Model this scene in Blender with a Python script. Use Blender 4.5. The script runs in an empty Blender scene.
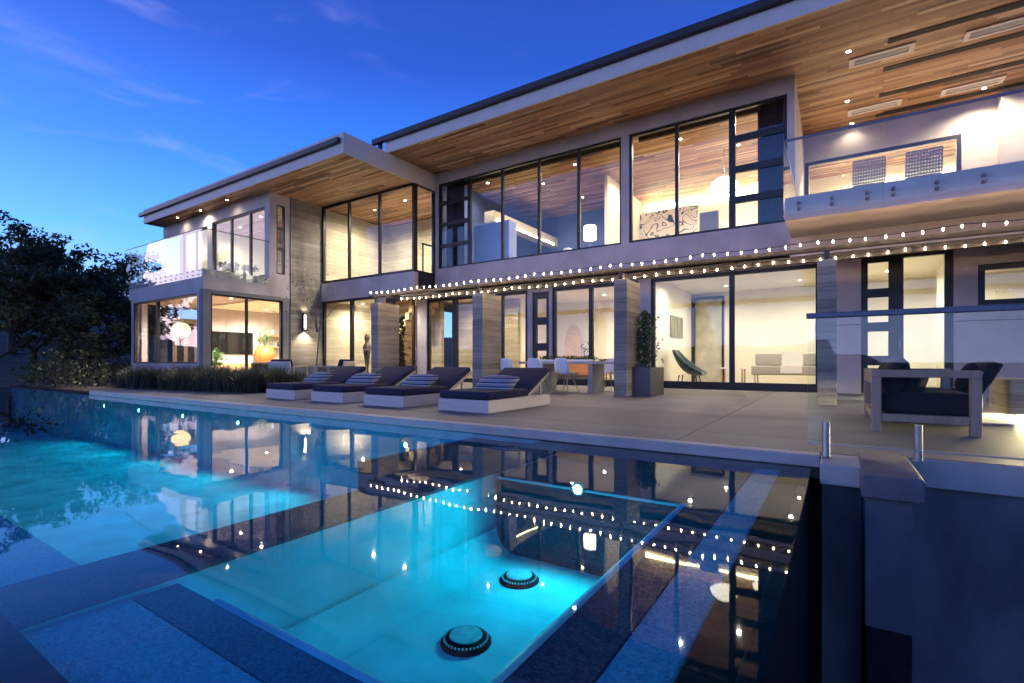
import bpy, math, random
from mathutils import Vector, Matrix
random.seed(7)
D = bpy.data
SC = bpy.context.scene
COL = SC.collection
R = math.radians
pi = math.pi

# ------------------------------------------------------------------ camera model (used to read positions at a known depth)
F, YAW, H, HY = 494.0, R(33.2), 0.75, 361.5
SY, CY = math.sin(YAW), math.cos(YAW)
def ray(u, v):
    a = (u - 512) / F
    return (-SY + a * CY, CY + a * SY, (HY - v) / F)
def at(u, v, y):
    r = ray(u, v); t = y / r[1]
    return Vector((r[0] * t, y, H + r[2] * t))
def atx(u, v, x):
    r = ray(u, v); t = x / r[0]
    return Vector((x, r[1] * t, H + r[2] * t))

# ------------------------------------------------------------------ materials
MATS = {}
def nt(name):
    m = D.materials.new(name); m.use_nodes = True
    t = m.node_tree; t.nodes.clear()
    out = t.nodes.new('ShaderNodeOutputMaterial')
    return m, t, out
class N:
    def __init__(s, t): s.t = t
    def n(s, kind, **kw):
        nd = s.t.nodes.new(kind)
        for k, v in kw.items():
            if k.startswith('i_'):
                key = k[2:]
                nd.inputs[int(key) if key.isdigit() else key].default_value = v
            else: setattr(nd, k, v)
        return nd
    def l(s, a, b): s.t.links.new(a, b)
    def math(s, op, a, b=None, c=None):
        nd = s.n('ShaderNodeMath', operation=op)
        for i, x in enumerate((a, b, c)):
            if x is None: continue
            if isinstance(x, (int, float)): nd.inputs[i].default_value = x
            else: s.l(x, nd.inputs[i])
        return nd.outputs[0]
    def ramp(s, fac, stops, interp='LINEAR'):
        nd = s.n('ShaderNodeValToRGB'); cr = nd.color_ramp; cr.interpolation = interp
        while len(cr.elements) < len(stops): cr.elements.new(0.5)
        for e, (p, c) in zip(cr.elements, stops):
            e.position = p; e.color = (*c, 1)
        s.l(fac, nd.inputs[0]); return nd.outputs[0]
    def mix(s, fac, a, b, blend='MIX'):
        nd = s.n('ShaderNodeMix', data_type='RGBA', blend_type=blend)
        for i, x in ((0, fac), (6, a), (7, b)):
            if isinstance(x, (int, float)): nd.inputs[i].default_value = x
            elif isinstance(x, tuple): nd.inputs[i].default_value = (*x, 1) if len(x) == 3 else x
            else: s.l(x, nd.inputs[i])
        return nd.outputs[2]
def obco(g):
    tc = g.n('ShaderNodeTexCoord'); return tc.outputs['Object']
def mat(name, base, rough=.6, var=.12, scale=6, metal=0, bump=.0, bscale=60, stretch=(1, 1, 1), emit=None, estr=0, sheen=0, spec=.5):
    if name in MATS: return MATS[name]
    m, t, out = nt(name); g = N(t)
    p = g.n('ShaderNodeBsdfPrincipled'); p.inputs['Roughness'].default_value = rough
    p.inputs['Metallic'].default_value = metal; p.inputs['Specular IOR Level'].default_value = spec
    co = obco(g)
    mp = g.n('ShaderNodeMapping'); mp.inputs['Scale'].default_value = stretch; g.l(co, mp.inputs[0])
    no = g.n('ShaderNodeTexNoise', i_Scale=scale, i_Detail=6.0); g.l(mp.outputs[0], no.inputs['Vector'])
    lo = tuple(c * (1 - var) for c in base); hi = tuple(min(1, c * (1 + var)) for c in base)
    c = g.ramp(no.outputs[0], [(.3, lo), (.7, hi)])
    g.l(c, p.inputs['Base Color'])
    if bump:
        n2 = g.n('ShaderNodeTexNoise', i_Scale=bscale, i_Detail=4.0); g.l(mp.outputs[0], n2.inputs['Vector'])
        b = g.n('ShaderNodeBump', i_Strength=bump, i_Distance=.02); g.l(n2.outputs[0], b.inputs['Height'])
        g.l(b.outputs[0], p.inputs['Normal'])
    if sheen: p.inputs['Sheen Weight'].default_value = sheen
    if emit:
        p.inputs['Emission Color'].default_value = (*emit, 1); p.inputs['Emission Strength'].default_value = estr
    g.l(p.outputs[0], out.inputs[0]); MATS[name] = m; return m
def emit(name, colr, s):
    if name in MATS: return MATS[name]
    m, t, out = nt(name); g = N(t)
    e = g.n('ShaderNodeEmission'); e.inputs[0].default_value = (*colr, 1); e.inputs[1].default_value = s
    g.l(e.outputs[0], out.inputs[0]); MATS[name] = m; return m
def planks(name, tones, h, L, along='x', across='y', rough=.45, gap=.006, spec=.4, grain=.35):
    m, t, out = nt(name); g = N(t)
    s = g.n('ShaderNodeSeparateXYZ'); g.l(obco(g), s.inputs[0])
    U = s.outputs['XYZ'.index(along.upper())]; V = s.outputs['XYZ'.index(across.upper())]
    row = g.math('FLOOR', g.math('DIVIDE', V, h))
    w1 = g.n('ShaderNodeTexWhiteNoise', noise_dimensions='1D'); g.l(row, w1.inputs['W'])
    uu = g.math('ADD', g.math('DIVIDE', U, L), g.math('MULTIPLY', w1.outputs[0], 9.0))
    colm = g.math('FLOOR', uu)
    cv = g.n('ShaderNodeCombineXYZ'); g.l(row, cv.inputs[0]); g.l(colm, cv.inputs[1])
    w2 = g.n('ShaderNodeTexWhiteNoise', noise_dimensions='2D'); g.l(cv.outputs[0], w2.inputs['Vector'])
    k = len(tones)
    c = g.ramp(w2.outputs[0], [(i / max(1, k - 1), tn) for i, tn in enumerate(tones)])
    gv = g.n('ShaderNodeCombineXYZ')
    g.l(g.math('MULTIPLY', U, 2.2), gv.inputs[0]); g.l(g.math('MULTIPLY', V, 45.0), gv.inputs[1]); g.l(g.math('MULTIPLY', w2.outputs[0], 30.0), gv.inputs[2])
    gn = g.n('ShaderNodeTexNoise', i_Scale=1.0, i_Detail=5.0); g.l(gv.outputs[0], gn.inputs['Vector'])
    gr = g.math('ADD', g.math('MULTIPLY', gn.outputs[0], 2 * grain), 1 - grain)
    c = g.mix(1.0, c, gr, 'MULTIPLY')
    fr = g.math('FRACT', g.math('DIVIDE', V, h)); fu = g.math('FRACT', uu)
    j1 = g.math('LESS_THAN', fr, gap / h); j2 = g.math('LESS_THAN', fu, gap / L)
    c = g.mix(g.math('MULTIPLY', g.math('MAXIMUM', j1, j2), .75), c, (.012, .008, .005))
    p = g.n('ShaderNodeBsdfPrincipled', i_Roughness=rough); p.inputs['Specular IOR Level'].default_value = spec
    g.l(c, p.inputs['Base Color'])
    b = g.n('ShaderNodeBump', i_Strength=.25, i_Distance=.01); g.l(gn.outputs[0], b.inputs['Height']); g.l(b.outputs[0], p.inputs['Normal'])
    g.l(p.outputs[0], out.inputs[0]); MATS[name] = m; return m
def boards(name, lo, hi, h=.14, stain=.3):
    """board formed concrete: horizontal lifts with their own tone, fine grain and open seams"""
    m, t, out = nt(name); g = N(t)
    co = obco(g); s = g.n('ShaderNodeSeparateXYZ'); g.l(co, s.inputs[0])
    z = s.outputs[2]
    row = g.math('FLOOR', g.math('DIVIDE', z, h))
    w = g.n('ShaderNodeTexWhiteNoise', noise_dimensions='1D'); g.l(row, w.inputs['W'])
    mp = g.n('ShaderNodeMapping'); mp.inputs['Scale'].default_value = (1.2, 1.2, 22); g.l(co, mp.inputs[0])
    n1 = g.n('ShaderNodeTexNoise', i_Scale=1.6, i_Detail=6.0); g.l(mp.outputs[0], n1.inputs['Vector'])
    n2 = g.n('ShaderNodeTexNoise', i_Scale=1.1, i_Detail=5.0); g.l(co, n2.inputs['Vector'])
    f = g.math('ADD', g.math('ADD', g.math('MULTIPLY', w.outputs[0], .26), g.math('MULTIPLY', n1.outputs[0], .55)), g.math('MULTIPLY', g.math('SUBTRACT', n2.outputs[0], .5), 2 * stain))
    c = g.ramp(f, [(.15, lo), (.75, hi)])
    fr = g.math('FRACT', g.math('DIVIDE', z, h)); j = g.math('LESS_THAN', fr, .05)
    c = g.mix(g.math('MULTIPLY', j, .55), c, (.05, .045, .04))
    p = g.n('ShaderNodeBsdfPrincipled', i_Roughness=.8); g.l(c, p.inputs['Base Color'])
    hh = g.math('SUBTRACT', g.math('ADD', g.math('MULTIPLY', w.outputs[0], .5), g.math('MULTIPLY', n1.outputs[0], .4)), j)
    b = g.n('ShaderNodeBump', i_Strength=.55, i_Distance=.015); g.l(hh, b.inputs['Height']); g.l(b.outputs[0], p.inputs['Normal'])
    g.l(p.outputs[0], out.inputs[0]); MATS[name] = m; return m
def schlick(g, f0, k=1.0):
    lw = g.n('ShaderNodeLayerWeight', i_Blend=.5)
    f5 = g.math('POWER', lw.outputs['Facing'], 5.0)
    return g.math('MINIMUM', g.math('MULTIPLY', g.math('ADD', g.math('MULTIPLY', f5, 1 - f0), f0), k), 1.0), lw
def glass(name, f0=.05, tint=(.96, .98, .97), k=1.0):
    m, t, out = nt(name); g = N(t)
    f, _ = schlick(g, f0, k)
    tr = g.n('ShaderNodeBsdfTransparent'); tr.inputs[0].default_value = (*tint, 1)
    gl = g.n('ShaderNodeBsdfGlossy', i_Roughness=0.0); gl.inputs[0].default_value = (1, 1, 1, 1)
    mx = g.n('ShaderNodeMixShader'); g.l(f, mx.inputs[0]); g.l(tr.outputs[0], mx.inputs[1]); g.l(gl.outputs[0], mx.inputs[2])
    g.l(mx.outputs[0], out.inputs[0]); MATS[name] = m; return m
def water_mat():
    m, t, out = nt('pool_water'); g = N(t)
    f, lw = schlick(g, .022, 1.0)
    co = obco(g)
    mp = g.n('ShaderNodeMapping'); mp.inputs['Scale'].default_value = (1.0, 1.0, 1.0); g.l(co, mp.inputs[0])
    no = g.n('ShaderNodeTexNoise', i_Scale=1.3, i_Detail=2.0); g.l(mp.outputs[0], no.inputs['Vector'])
    b = g.n('ShaderNodeBump', i_Strength=.06, i_Distance=.05); g.l(no.outputs[0], b.inputs['Height'])
    tr = g.n('ShaderNodeBsdfTransparent'); tr.inputs[0].default_value = (.30, .84, .97, 1)
    gl = g.n('ShaderNodeBsdfGlossy', i_Roughness=.02); g.l(b.outputs[0], gl.inputs['Normal'])
    mx = g.n('ShaderNodeMixShader'); g.l(f, mx.inputs[0]); g.l(tr.outputs[0], mx.inputs[1]); g.l(gl.outputs[0], mx.inputs[2])
    g.l(mx.outputs[0], out.inputs[0]); MATS['pool_water'] = m; return m
def deck_mat():
    m, t, out = nt('deck_concrete'); g = N(t)
    co = obco(g); s = g.n('ShaderNodeSeparateXYZ'); g.l(co, s.inputs[0])
    n1 = g.n('ShaderNodeTexNoise', i_Scale=140.0, i_Detail=3.0); g.l(co, n1.inputs['Vector'])
    n2 = g.n('ShaderNodeTexNoise', i_Scale=.7, i_Detail=5.0); g.l(co, n2.inputs['Vector'])
    v = g.n('ShaderNodeTexVoronoi', i_Scale=90.0); g.l(co, v.inputs['Vector'])
    sx = g.math('FLOOR', g.math('DIVIDE', s.outputs[0], 3.7)); sy_ = g.math('FLOOR', g.math('DIVIDE', s.outputs[1], 1.95))
    cv = g.n('ShaderNodeCombineXYZ'); g.l(sx, cv.inputs[0]); g.l(sy_, cv.inputs[1])
    w = g.n('ShaderNodeTexWhiteNoise', noise_dimensions='2D'); g.l(cv.outputs[0], w.inputs['Vector'])
    f = g.math('ADD', g.math('ADD', g.math('MULTIPLY', n1.outputs[0], .45), g.math('MULTIPLY', n2.outputs[0], .45)), g.math('MULTIPLY', w.outputs[0], .22))
    c = g.ramp(f, [(.34, (.092, .080, .078)), (.72, (.225, .199, .194))])
    j = g.math('MAXIMUM', g.math('LESS_THAN', g.math('FRACT', g.math('DIVIDE', s.outputs[0], 3.7)), .006), g.math('LESS_THAN', g.math('FRACT', g.math('DIVIDE', s.outputs[1], 1.95)), .012))
    c = g.mix(g.math('MULTIPLY', j, .85), c, (.03, .027, .025))
    p = g.n('ShaderNodeBsdfPrincipled', i_Roughness=.62); g.l(c, p.inputs['Base Color'])
    b = g.n('ShaderNodeBump', i_Strength=.35, i_Distance=.004); g.l(v.outputs[0], b.inputs['Height']); g.l(b.outputs[0], p.inputs['Normal'])
    g.l(p.outputs[0], out.inputs[0]); MATS['deck_concrete'] = m; return m
def pebble(name, lo, hi, sc=120):
    m, t, out = nt(name); g = N(t)
    co = obco(g)
    v = g.n('ShaderNodeTexVoronoi', i_Scale=float(sc)); g.l(co, v.inputs['Vector'])
    n2 = g.n('ShaderNodeTexNoise', i_Scale=3.0, i_Detail=5.0); g.l(co, n2.inputs['Vector'])
    cs = g.n('ShaderNodeSeparateColor'); g.l(v.outputs['Color'], cs.inputs[0])
    f = g.math('ADD', g.math('MULTIPLY', cs.outputs[0], .7), g.math('MULTIPLY', n2.outputs[0], .4))
    c = g.ramp(f, [(.1, lo), (.9, hi)])
    p = g.n('ShaderNodeBsdfPrincipled', i_Roughness=.8); p.inputs['Specular IOR Level'].default_value = .05; g.l(c, p.inputs['Base Color'])
    b = g.n('ShaderNodeBump', i_Strength=.5, i_Distance=.006); g.l(v.outputs[0], b.inputs['Height']); g.l(b.outputs[0], p.inputs['Normal'])
    g.l(p.outputs[0], out.inputs[0]); MATS[name] = m; return m
def stripes_mat():
    m, t, out = nt('striped_fabric'); g = N(t)
    s = g.n('ShaderNodeSeparateXYZ'); g.l(obco(g), s.inputs[0])
    f = g.math('FRACT', g.math('MULTIPLY', s.outputs[2], 15.0))
    c = g.ramp(f, [(0, (.52, .50, .49)), (.30, (.04, .04, .085)), (.62, (.30, .28, .31)), (.72, (.52, .50, .49)), (.84, (.08, .08, .14))], 'CONSTANT')
    no = g.n('ShaderNodeTexNoise', i_Scale=160.0); g.l(obco(g), no.inputs['Vector'])
    c = g.mix(.25, c, no.outputs[0], 'MULTIPLY')
    p = g.n('ShaderNodeBsdfPrincipled', i_Roughness=.95); g.l(c, p.inputs['Base Color'])
    g.l(p.outputs[0], out.inputs[0]); MATS['striped_fabric'] = m; return m
def leaf_mat(name, a, b):
    m, t, out = nt(name); g = N(t)
    no = g.n('ShaderNodeTexNoise', i_Scale=.9, i_Detail=3.0); g.l(obco(g), no.inputs['Vector'])
    n2 = g.n('ShaderNodeTexNoise', i_Scale=14.0); g.l(obco(g), n2.inputs['Vector'])
    f = g.math('ADD', g.math('MULTIPLY', no.outputs[0], .6), g.math('MULTIPLY', n2.outputs[0], .4))
    c = g.ramp(f, [(.3, a), (.7, b)])
    d = g.n('ShaderNodeBsdfPrincipled', i_Roughness=.55); g.l(c, d.inputs['Base Color'])
    tl = g.n('ShaderNodeBsdfTranslucent'); g.l(c, tl.inputs[0])
    mx = g.n('ShaderNodeMixShader', i_0=.25); g.l(d.outputs[0], mx.inputs[1]); g.l(tl.outputs[0], mx.inputs[2])
    g.l(mx.outputs[0], out.inputs[0]); MATS[name] = m; return m

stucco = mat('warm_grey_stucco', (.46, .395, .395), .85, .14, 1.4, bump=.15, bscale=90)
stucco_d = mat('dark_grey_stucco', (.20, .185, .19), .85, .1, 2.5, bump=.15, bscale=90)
fascia_m = mat('pale_fascia_paint', (.55, .50, .49), .6, .05, 3)
gutter_m = mat('dark_bronze_metal', (.030, .026, .028), .4, .2, 8, metal=.3)
frame_m = mat('dark_window_metal', (.022, .020, .022), .38, .2, 8, metal=.4)
white_wall = mat('cream_wall_paint', (.80, .765, .65), .8, .03, 2)
ceil_m = mat('white_ceiling_paint', (.80, .77, .68), .8, .03, 2)
blue_wall = mat('deep_blue_wall_paint', (.07, .11, .33), .7, .08, 2)
floor_in = planks('oak_floor', [(.30, .19, .10), (.40, .27, .15), (.34, .22, .12)], .16, 1.9, rough=.4)
soffit_m = planks('reclaimed_wood_soffit', [(0.068, 0.029, 0.017), (0.234, 0.113, 0.059), (0.36, 0.196, 0.106), (0.135, 0.061, 0.033), (0.432, 0.265, 0.153), (0.27, 0.132, 0.068), (0.522, 0.363, 0.236), (0.09, 0.041, 0.021), (0.324, 0.186, 0.112), (0.198, 0.122, 0.088), (0.396, 0.245, 0.147)], .10, 1.55, rough=.55, spec=.3, grain=.4)
conc_m = boards('board_formed_concrete', (.12, .105, .09), (.38, .34, .29))
conc_y = boards('board_formed_concrete_inside', (.24, .21, .15), (.52, .46, .34), .16)
deck_m = deck_mat()
coping_m = mat('smooth_pool_coping', (.36, .35, .34), .55, .12, 5, bump=.1, bscale=120)
plaster = mat('pale_pool_plaster', (.58, .66, .66), .8, .20, 2.6, spec=.05)
tile_d = mat('dark_pool_tile', (.016, .016, .022), .8, .25, 30, bump=.05, spec=.05)
slab_m = pebble('pebble_pool_slab', (.17, .32, .36), (.36, .58, .62), 120)  # cyan glow of the pool lamps tinted into the slab colour
slab_shade = pebble('pebble_pool_slab_shaded', (.035, .045, .06), (.10, .12, .15), 110)  # slab copy with the shade of unlit pool faces in its colour
wallc = mat('blue_grey_concrete', (.105, .105, .135), .75, .38, 1.6, stretch=(1.6, 1.6, .7), bump=.3, bscale=50)
teak = planks('weathered_teak', [(.42, .34, .26), (.50, .41, .32), (.46, .36, .27)], .09, 2.2, along='y', across='x', rough=.6, gap=.0, grain=.25)
teak_x = planks('weathered_teak_boards', [(.55, .49, .44), (.63, .57, .52), (.58, .52, .46)], .30, 3.0, along='x', across='z', rough=.6, gap=.0, grain=.2)
sofa_wood = planks('teak_frame', [(.33, .22, .15), (.40, .27, .19)], .2, 3.0, along='z', across='x', rough=.55, gap=.0, grain=.3)
navy = mat('navy_canvas', (.020, .020, .048), .95, .25, 40, bump=.7, bscale=9)
black_fab = mat('black_canvas', (.010, .010, .013), .95, .25, 40, bump=.7, bscale=9)
stripe = stripes_mat()
white_shell = mat('white_shell_plastic', (.78, .77, .76), .35, .02, 3)
rail_m = mat('blue_grey_rail', (.10, .11, .16), .4, .1, 30, metal=.4)
metal = mat('brushed_steel', (.36, .36, .38), .38, .1, 30, metal=1)
dark_metal = mat('black_steel', (.02, .02, .022), .4, .2, 10, metal=.5)
planter_m = mat('zinc_grey_planter', (.085, .082, .095), .38, .12, 4, metal=.35)
glass_m = glass('window_glass', .04, (.97, .98, .97), .85)
rail_glass = glass('railing_glass', .035, (.95, .98, .97), 1.0)
bulb_m = emit('warm_bulb', (1, .70, .40), 140)
down_m = emit('downlight_lens', (1, .86, .62), 30)
led_m = emit('warm_led_strip', (1, .80, .42), 14)
shade_m = emit('lit_paper_shade', (1, .86, .62), 3.0)
globe_m = emit('lit_white_globe', (1, .90, .72), 4.0)
cyan_m = emit('pool_lamp_lens', (.25, .9, 1), 40)
bark = mat('oak_bark', (.055, .043, .035), .9, .3, 9, bump=.5, bscale=30, stretch=(1, 1, .3))
leaf_dark = leaf_mat('oak_leaves', (.020, .032, .016), (.075, .095, .042))
leaf_gr = leaf_mat('planter_leaves', (.030, .055, .022), (.09, .13, .05))
leaf_br = leaf_mat('house_plant_leaves', (.06, .14, .04), (.16, .28, .08))
grass_m = leaf_mat('ornamental_grass', (.025, .038, .024), (.10, .11, .065))
soil = mat('bark_mulch', (.055, .038, .030), .95, .4, 30, bump=.6, bscale=60)
ground_m = mat('dry_ground', (.045, .045, .035), .95, .4, .8, bump=.3, bscale=6)
water_m = water_mat()
terracotta = mat('orange_glaze', (.62, .20, .05), .4, .12, 6)
teal = mat('teal_velvet', (.006, .035, .046), .9, .2, 30, sheen=.4)
linen = mat('grey_linen', (.42, .38, .33), .95, .1, 30)
cloth_w = mat('white_cloth', (.8, .78, .72), .9, .04, 20)
oak = planks('oak_furniture', [(.42, .27, .13), (.50, .33, .17)], .25, 2.0, along='x', across='z', rough=.5, gap=.0)
walnut = planks('walnut_furniture', [(.30, .12, .045), (.38, .17, .07)], .3, 2.0, along='x', across='z', rough=.45, gap=.0)
screen_m = mat('dark_tv_screen', (.004, .004, .005), .6, .1, 3, spec=.1)
beam_m = mat('black_brown_timber', (.014, .011, .010), .85, .3, 12)
pale_conc = mat('pale_concrete', (.52, .50, .42), .8, .2, 2.2)
wicker = mat('grey_wicker', (.42, .34, .28), .8, .4, 90, bump=.5, bscale=140)

# ------------------------------------------------------------------ mesh builder
class MB:
    def __init__(s): s.v = []; s.f = []; s.sm = []
    def add(s, vs, fs, smooth=False):
        o = len(s.v); s.v += [tuple(v) for v in vs]; s.f += [tuple(i + o for i in f) for f in fs]; s.sm += [smooth] * len(fs); return s
    def box(s, x0, y0, z0, x1, y1, z1):
        x0, x1 = min(x0, x1), max(x0, x1); y0, y1 = min(y0, y1), max(y0, y1); z0, z1 = min(z0, z1), max(z0, z1)
        return s.add([(x0, y0, z0), (x1, y0, z0), (x1, y1, z0), (x0, y1, z0), (x0, y0, z1), (x1, y0, z1), (x1, y1, z1), (x0, y1, z1)],
                     [(0, 3, 2, 1), (4, 5, 6, 7), (0, 1, 5, 4), (1, 2, 6, 5), (2, 3, 7, 6), (3, 0, 4, 7)])
    def bar(s, a, b, w, h=None, up=(0, 0, 1)):
        """rectangular bar from a to b"""
        a, b = Vector(a), Vector(b); h = h or w
        d = (b - a).normalized(); upv = Vector(up)
        if abs(d.dot(upv)) > .98: upv = Vector((0, 1, 0))
        sx = d.cross(upv).normalized(); sz = sx.cross(d).normalized()
        vs = [p + sx * i * w / 2 + sz * j * h / 2 for p in (a, b) for i, j in ((-1, -1), (1, -1), (1, 1), (-1, 1))]
        return s.add(vs, [(3, 2, 1, 0), (4, 5, 6, 7), (0, 1, 5, 4), (1, 2, 6, 5), (2, 3, 7, 6), (3, 0, 4, 7)])
    def tube(s, pts, rad, n=8, cap=True):
        pts = [Vector(p) for p in pts]
        rad = rad if isinstance(rad, (list, tuple)) else [rad] * len(pts)
        vs = []; 
        for i, p in enumerate(pts):
            d = (pts[min(i + 1, len(pts) - 1)] - pts[max(i - 1, 0)]).normalized()
            up = Vector((0, 0, 1)) if abs(d.z) < .9 else Vector((1, 0, 0))
            a = d.cross(up).normalized(); b = d.cross(a).normalized()
            vs += [p + (a * math.cos(2 * pi * k / n) + b * math.sin(2 * pi * k / n)) * rad[i] for k in range(n)]
        fs = [(i * n + k, i * n + (k + 1) % n, (i + 1) * n + (k + 1) % n, (i + 1) * n + k) for i in range(len(pts) - 1) for k in range(n)]
        if cap:
            fs.append(tuple(range(n))); fs.append(tuple((len(pts) - 1) * n + k for k in reversed(range(n))))
        return s.add(vs, fs, True)
    def lathe(s, prof, c=(0, 0, 0), n=24):
        vs = []
        for r, z in prof:
            vs += [(c[0] + r * math.cos(2 * pi * k / n), c[1] + r * math.sin(2 * pi * k / n), c[2] + z) for k in range(n)]
        fs = [(i * n + k, i * n + (k + 1) % n, (i + 1) * n + (k + 1) % n, (i + 1) * n + k) for i in range(len(prof) - 1) for k in range(n)]
        if prof[0][0] > 1e-4: fs.append(tuple(reversed(range(n))))
        if prof[-1][0] > 1e-4: fs.append(tuple((len(prof) - 1) * n + k for k in range(n)))
        return s.add(vs, fs, True)
    def ball(s, c, r, n=10, sq=1.0):
        return s.lathe([(max(1e-5, r * math.sin(pi * i / (n // 2 + 1))), -r * sq * math.cos(pi * i / (n // 2 + 1))) for i in range(n // 2 + 2)], c, n)
    def prism(s, poly, y0, y1):
        """polygon in xz extruded along y"""
        n = len(poly)
        vs = [(x, y0, z) for x, z in poly] + [(x, y1, z) for x, z in poly]
        fs = [tuple(range(n)), tuple(range(2 * n - 1, n - 1, -1))] + [(i, i + n, (i + 1) % n + n, (i + 1) % n) for i in range(n)]
        return s.add(vs, fs)
    def prismz(s, poly, z0, z1):
        n = len(poly)
        vs = [(x, y, z0) for x, y in poly] + [(x, y, z1) for x, y in poly]
        fs = [tuple(reversed(range(n))), tuple(range(n, 2 * n))] + [(i, (i + 1) % n, (i + 1) % n + n, i + n) for i in range(n)]
        return s.add(vs, fs)
    def prismx(s, poly, x0, x1):
        """polygon in yz extruded along x"""
        n = len(poly)
        vs = [(x0, y, z) for y, z in poly] + [(x1, y, z) for y, z in poly]
        fs = [tuple(reversed(range(n))), tuple(range(n, 2 * n))] + [(i, (i + 1) % n, (i + 1) % n + n, i + n) for i in range(n)]
        return s.add(vs, fs)
    def wall(s, axis, c0, c1, u0, u1, z0, z1, holes=()):
        """slab with rectangular openings; axis 'y': plane of constant y between c0 and c1, u = x"""
        us = sorted({u0, u1, *[min(max(h[k], u0), u1) for h in holes for k in (0, 1)]})
        zs = sorted({z0, z1, *[min(max(h[k], z0), z1) for h in holes for k in (2, 3)]})
        P = (lambda u, c, z: (u, c, z)) if axis == 'y' else (lambda u, c, z: (c, u, z))
        def solid(i, j):
            if i < 0 or j < 0 or i >= len(us) - 1 or j >= len(zs) - 1: return False
            u, z = (us[i] + us[i + 1]) / 2, (zs[j] + zs[j + 1]) / 2
            return not any(h[0] < u < h[1] and h[2] < z < h[3] for h in holes)
        for i in range(len(us) - 1):
            for j in range(len(zs) - 1):
                if not solid(i, j): continue
                a, b, p, q = us[i], us[i + 1], zs[j], zs[j + 1]
                s.add([P(a, c0, p), P(b, c0, p), P(b, c0, q), P(a, c0, q)], [(0, 1, 2, 3)])
                s.add([P(a, c1, p), P(a, c1, q), P(b, c1, q), P(b, c1, p)], [(0, 1, 2, 3)])
                if not solid(i - 1, j): s.add([P(a, c0, p), P(a, c0, q), P(a, c1, q), P(a, c1, p)], [(0, 1, 2, 3)])
                if not solid(i + 1, j): s.add([P(b, c0, p), P(b, c1, p), P(b, c1, q), P(b, c0, q)], [(0, 1, 2, 3)])
                if not solid(i, j - 1): s.add([P(a, c0, p), P(a, c1, p), P(b, c1, p), P(b, c0, p)], [(0, 1, 2, 3)])
                if not solid(i, j + 1): s.add([P(a, c0, q), P(b, c0, q), P(b, c1, q), P(a, c1, q)], [(0, 1, 2, 3)])
        return s
    def pillow(s, w, h, d, M, n=14):
        """soft cushion, w x h outline, d thick, placed by matrix M"""
        vs = []; idx = {}
        for sgn in (1, -1):
            for i in range(n + 1):
                for j in range(n + 1):
                    u, v = -1 + 2 * i / n, -1 + 2 * j / n
                    t = max(0, (1 - abs(u) ** 2.6) * (1 - abs(v) ** 2.6)) ** .42
                    edge = 1 - .05 * (1 - abs(u)) * abs(v) ** 3 - .05 * (1 - abs(v)) * abs(u) ** 3
                    if sgn == -1 and t <= 1e-6: idx[sgn, i, j] = idx[1, i, j]; continue
                    idx[sgn, i, j] = len(vs); vs.append(M @ Vector((u * w / 2 * edge, sgn * t * d / 2, v * h / 2 * edge)))
        fs = []
        for sgn in (1, -1):
            for i in range(n):
                for j in range(n):
                    q = [idx[sgn, i, j], idx[sgn, i + 1, j], idx[sgn, i + 1, j + 1], idx[sgn, i, j + 1]]
                    fs.append(tuple(q if sgn == -1 else q[::-1]))
        return s.add(vs, fs, True)
    def leaves(s, c, r, n, size, rng, flat=1.0, droop=0.0):
        for _ in range(n):
            while True:
                p = Vector((rng.uniform(-1, 1), rng.uniform(-1, 1), rng.uniform(-1, 1)))
                if p.length < 1: break
            q = Vector(c) + Vector((p.x * r, p.y * r, p.z * r * flat - droop * p.length))
            a = Vector((rng.gauss(0, 1), rng.gauss(0, 1), rng.gauss(0, 1))).normalized()
            b = a.cross(Vector((rng.gauss(0, 1), rng.gauss(0, 1), rng.gauss(0, 1)))).normalized()
            L = size * rng.uniform(.6, 1.3); W = L * .45
            s.add([q - a * L * .5, q + b * W * .5, q + a * L * .5, q - b * W * .5], [(0, 1, 2, 3)])
        return s

def root(o):
    while o.parent: o = o.parent
    return o
def obj(name, mb, m, parent=None, label=None, bevel=0, local=False, seg=2, kind=None, smooth=None):
    me = D.meshes.new(name)
    off = Vector((0, 0, 0)); loc = Vector((0, 0, 0))
    if parent is not None and not local: off = root(parent).location
    if parent is None:
        xs, ys, zs = zip(*mb.v); loc = Vector(((min(xs) + max(xs)) / 2, (min(ys) + max(ys)) / 2, min(zs))); off = loc
    me.from_pydata([(v[0] - off[0], v[1] - off[1], v[2] - off[2]) for v in mb.v], [], mb.f)
    me.polygons.foreach_set('use_smooth', [bool(x) if smooth is None else smooth for x in mb.sm])
    me.validate(); me.update()
    me.materials.append(m)
    o = D.objects.new(name, me); COL.objects.link(o)
    o.location = loc
    if parent is not None: o.parent = parent
    if label: o['label'] = label
    if kind: o['kind'] = kind
    if bevel:
        b = o.modifiers.new('edge', 'BEVEL'); b.width = bevel; b.segments = seg; b.limit_method = 'ANGLE'; b.angle_limit = R(40)
        if seg > 2: me.polygons.foreach_set('use_smooth', [True] * len(me.polygons))
    return o
def thing(name, label, cat, loc=(0, 0, 0), rz=0, group=None):
    o = D.objects.new(name, None); COL.objects.link(o); o.empty_display_size = .2
    o.location = loc; o.rotation_euler = (0, 0, rz); o['label'] = label; o['category'] = cat
    if group: o['group'] = group
    return o
def tag(o, label, cat, group=None):
    o['label'] = label; o['category'] = cat
    if group: o['group'] = group
    return o
def struct(name, mb, m, kind='structure', **kw):
    o = obj(name, mb, m, **kw); o['kind'] = kind; return o
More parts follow.
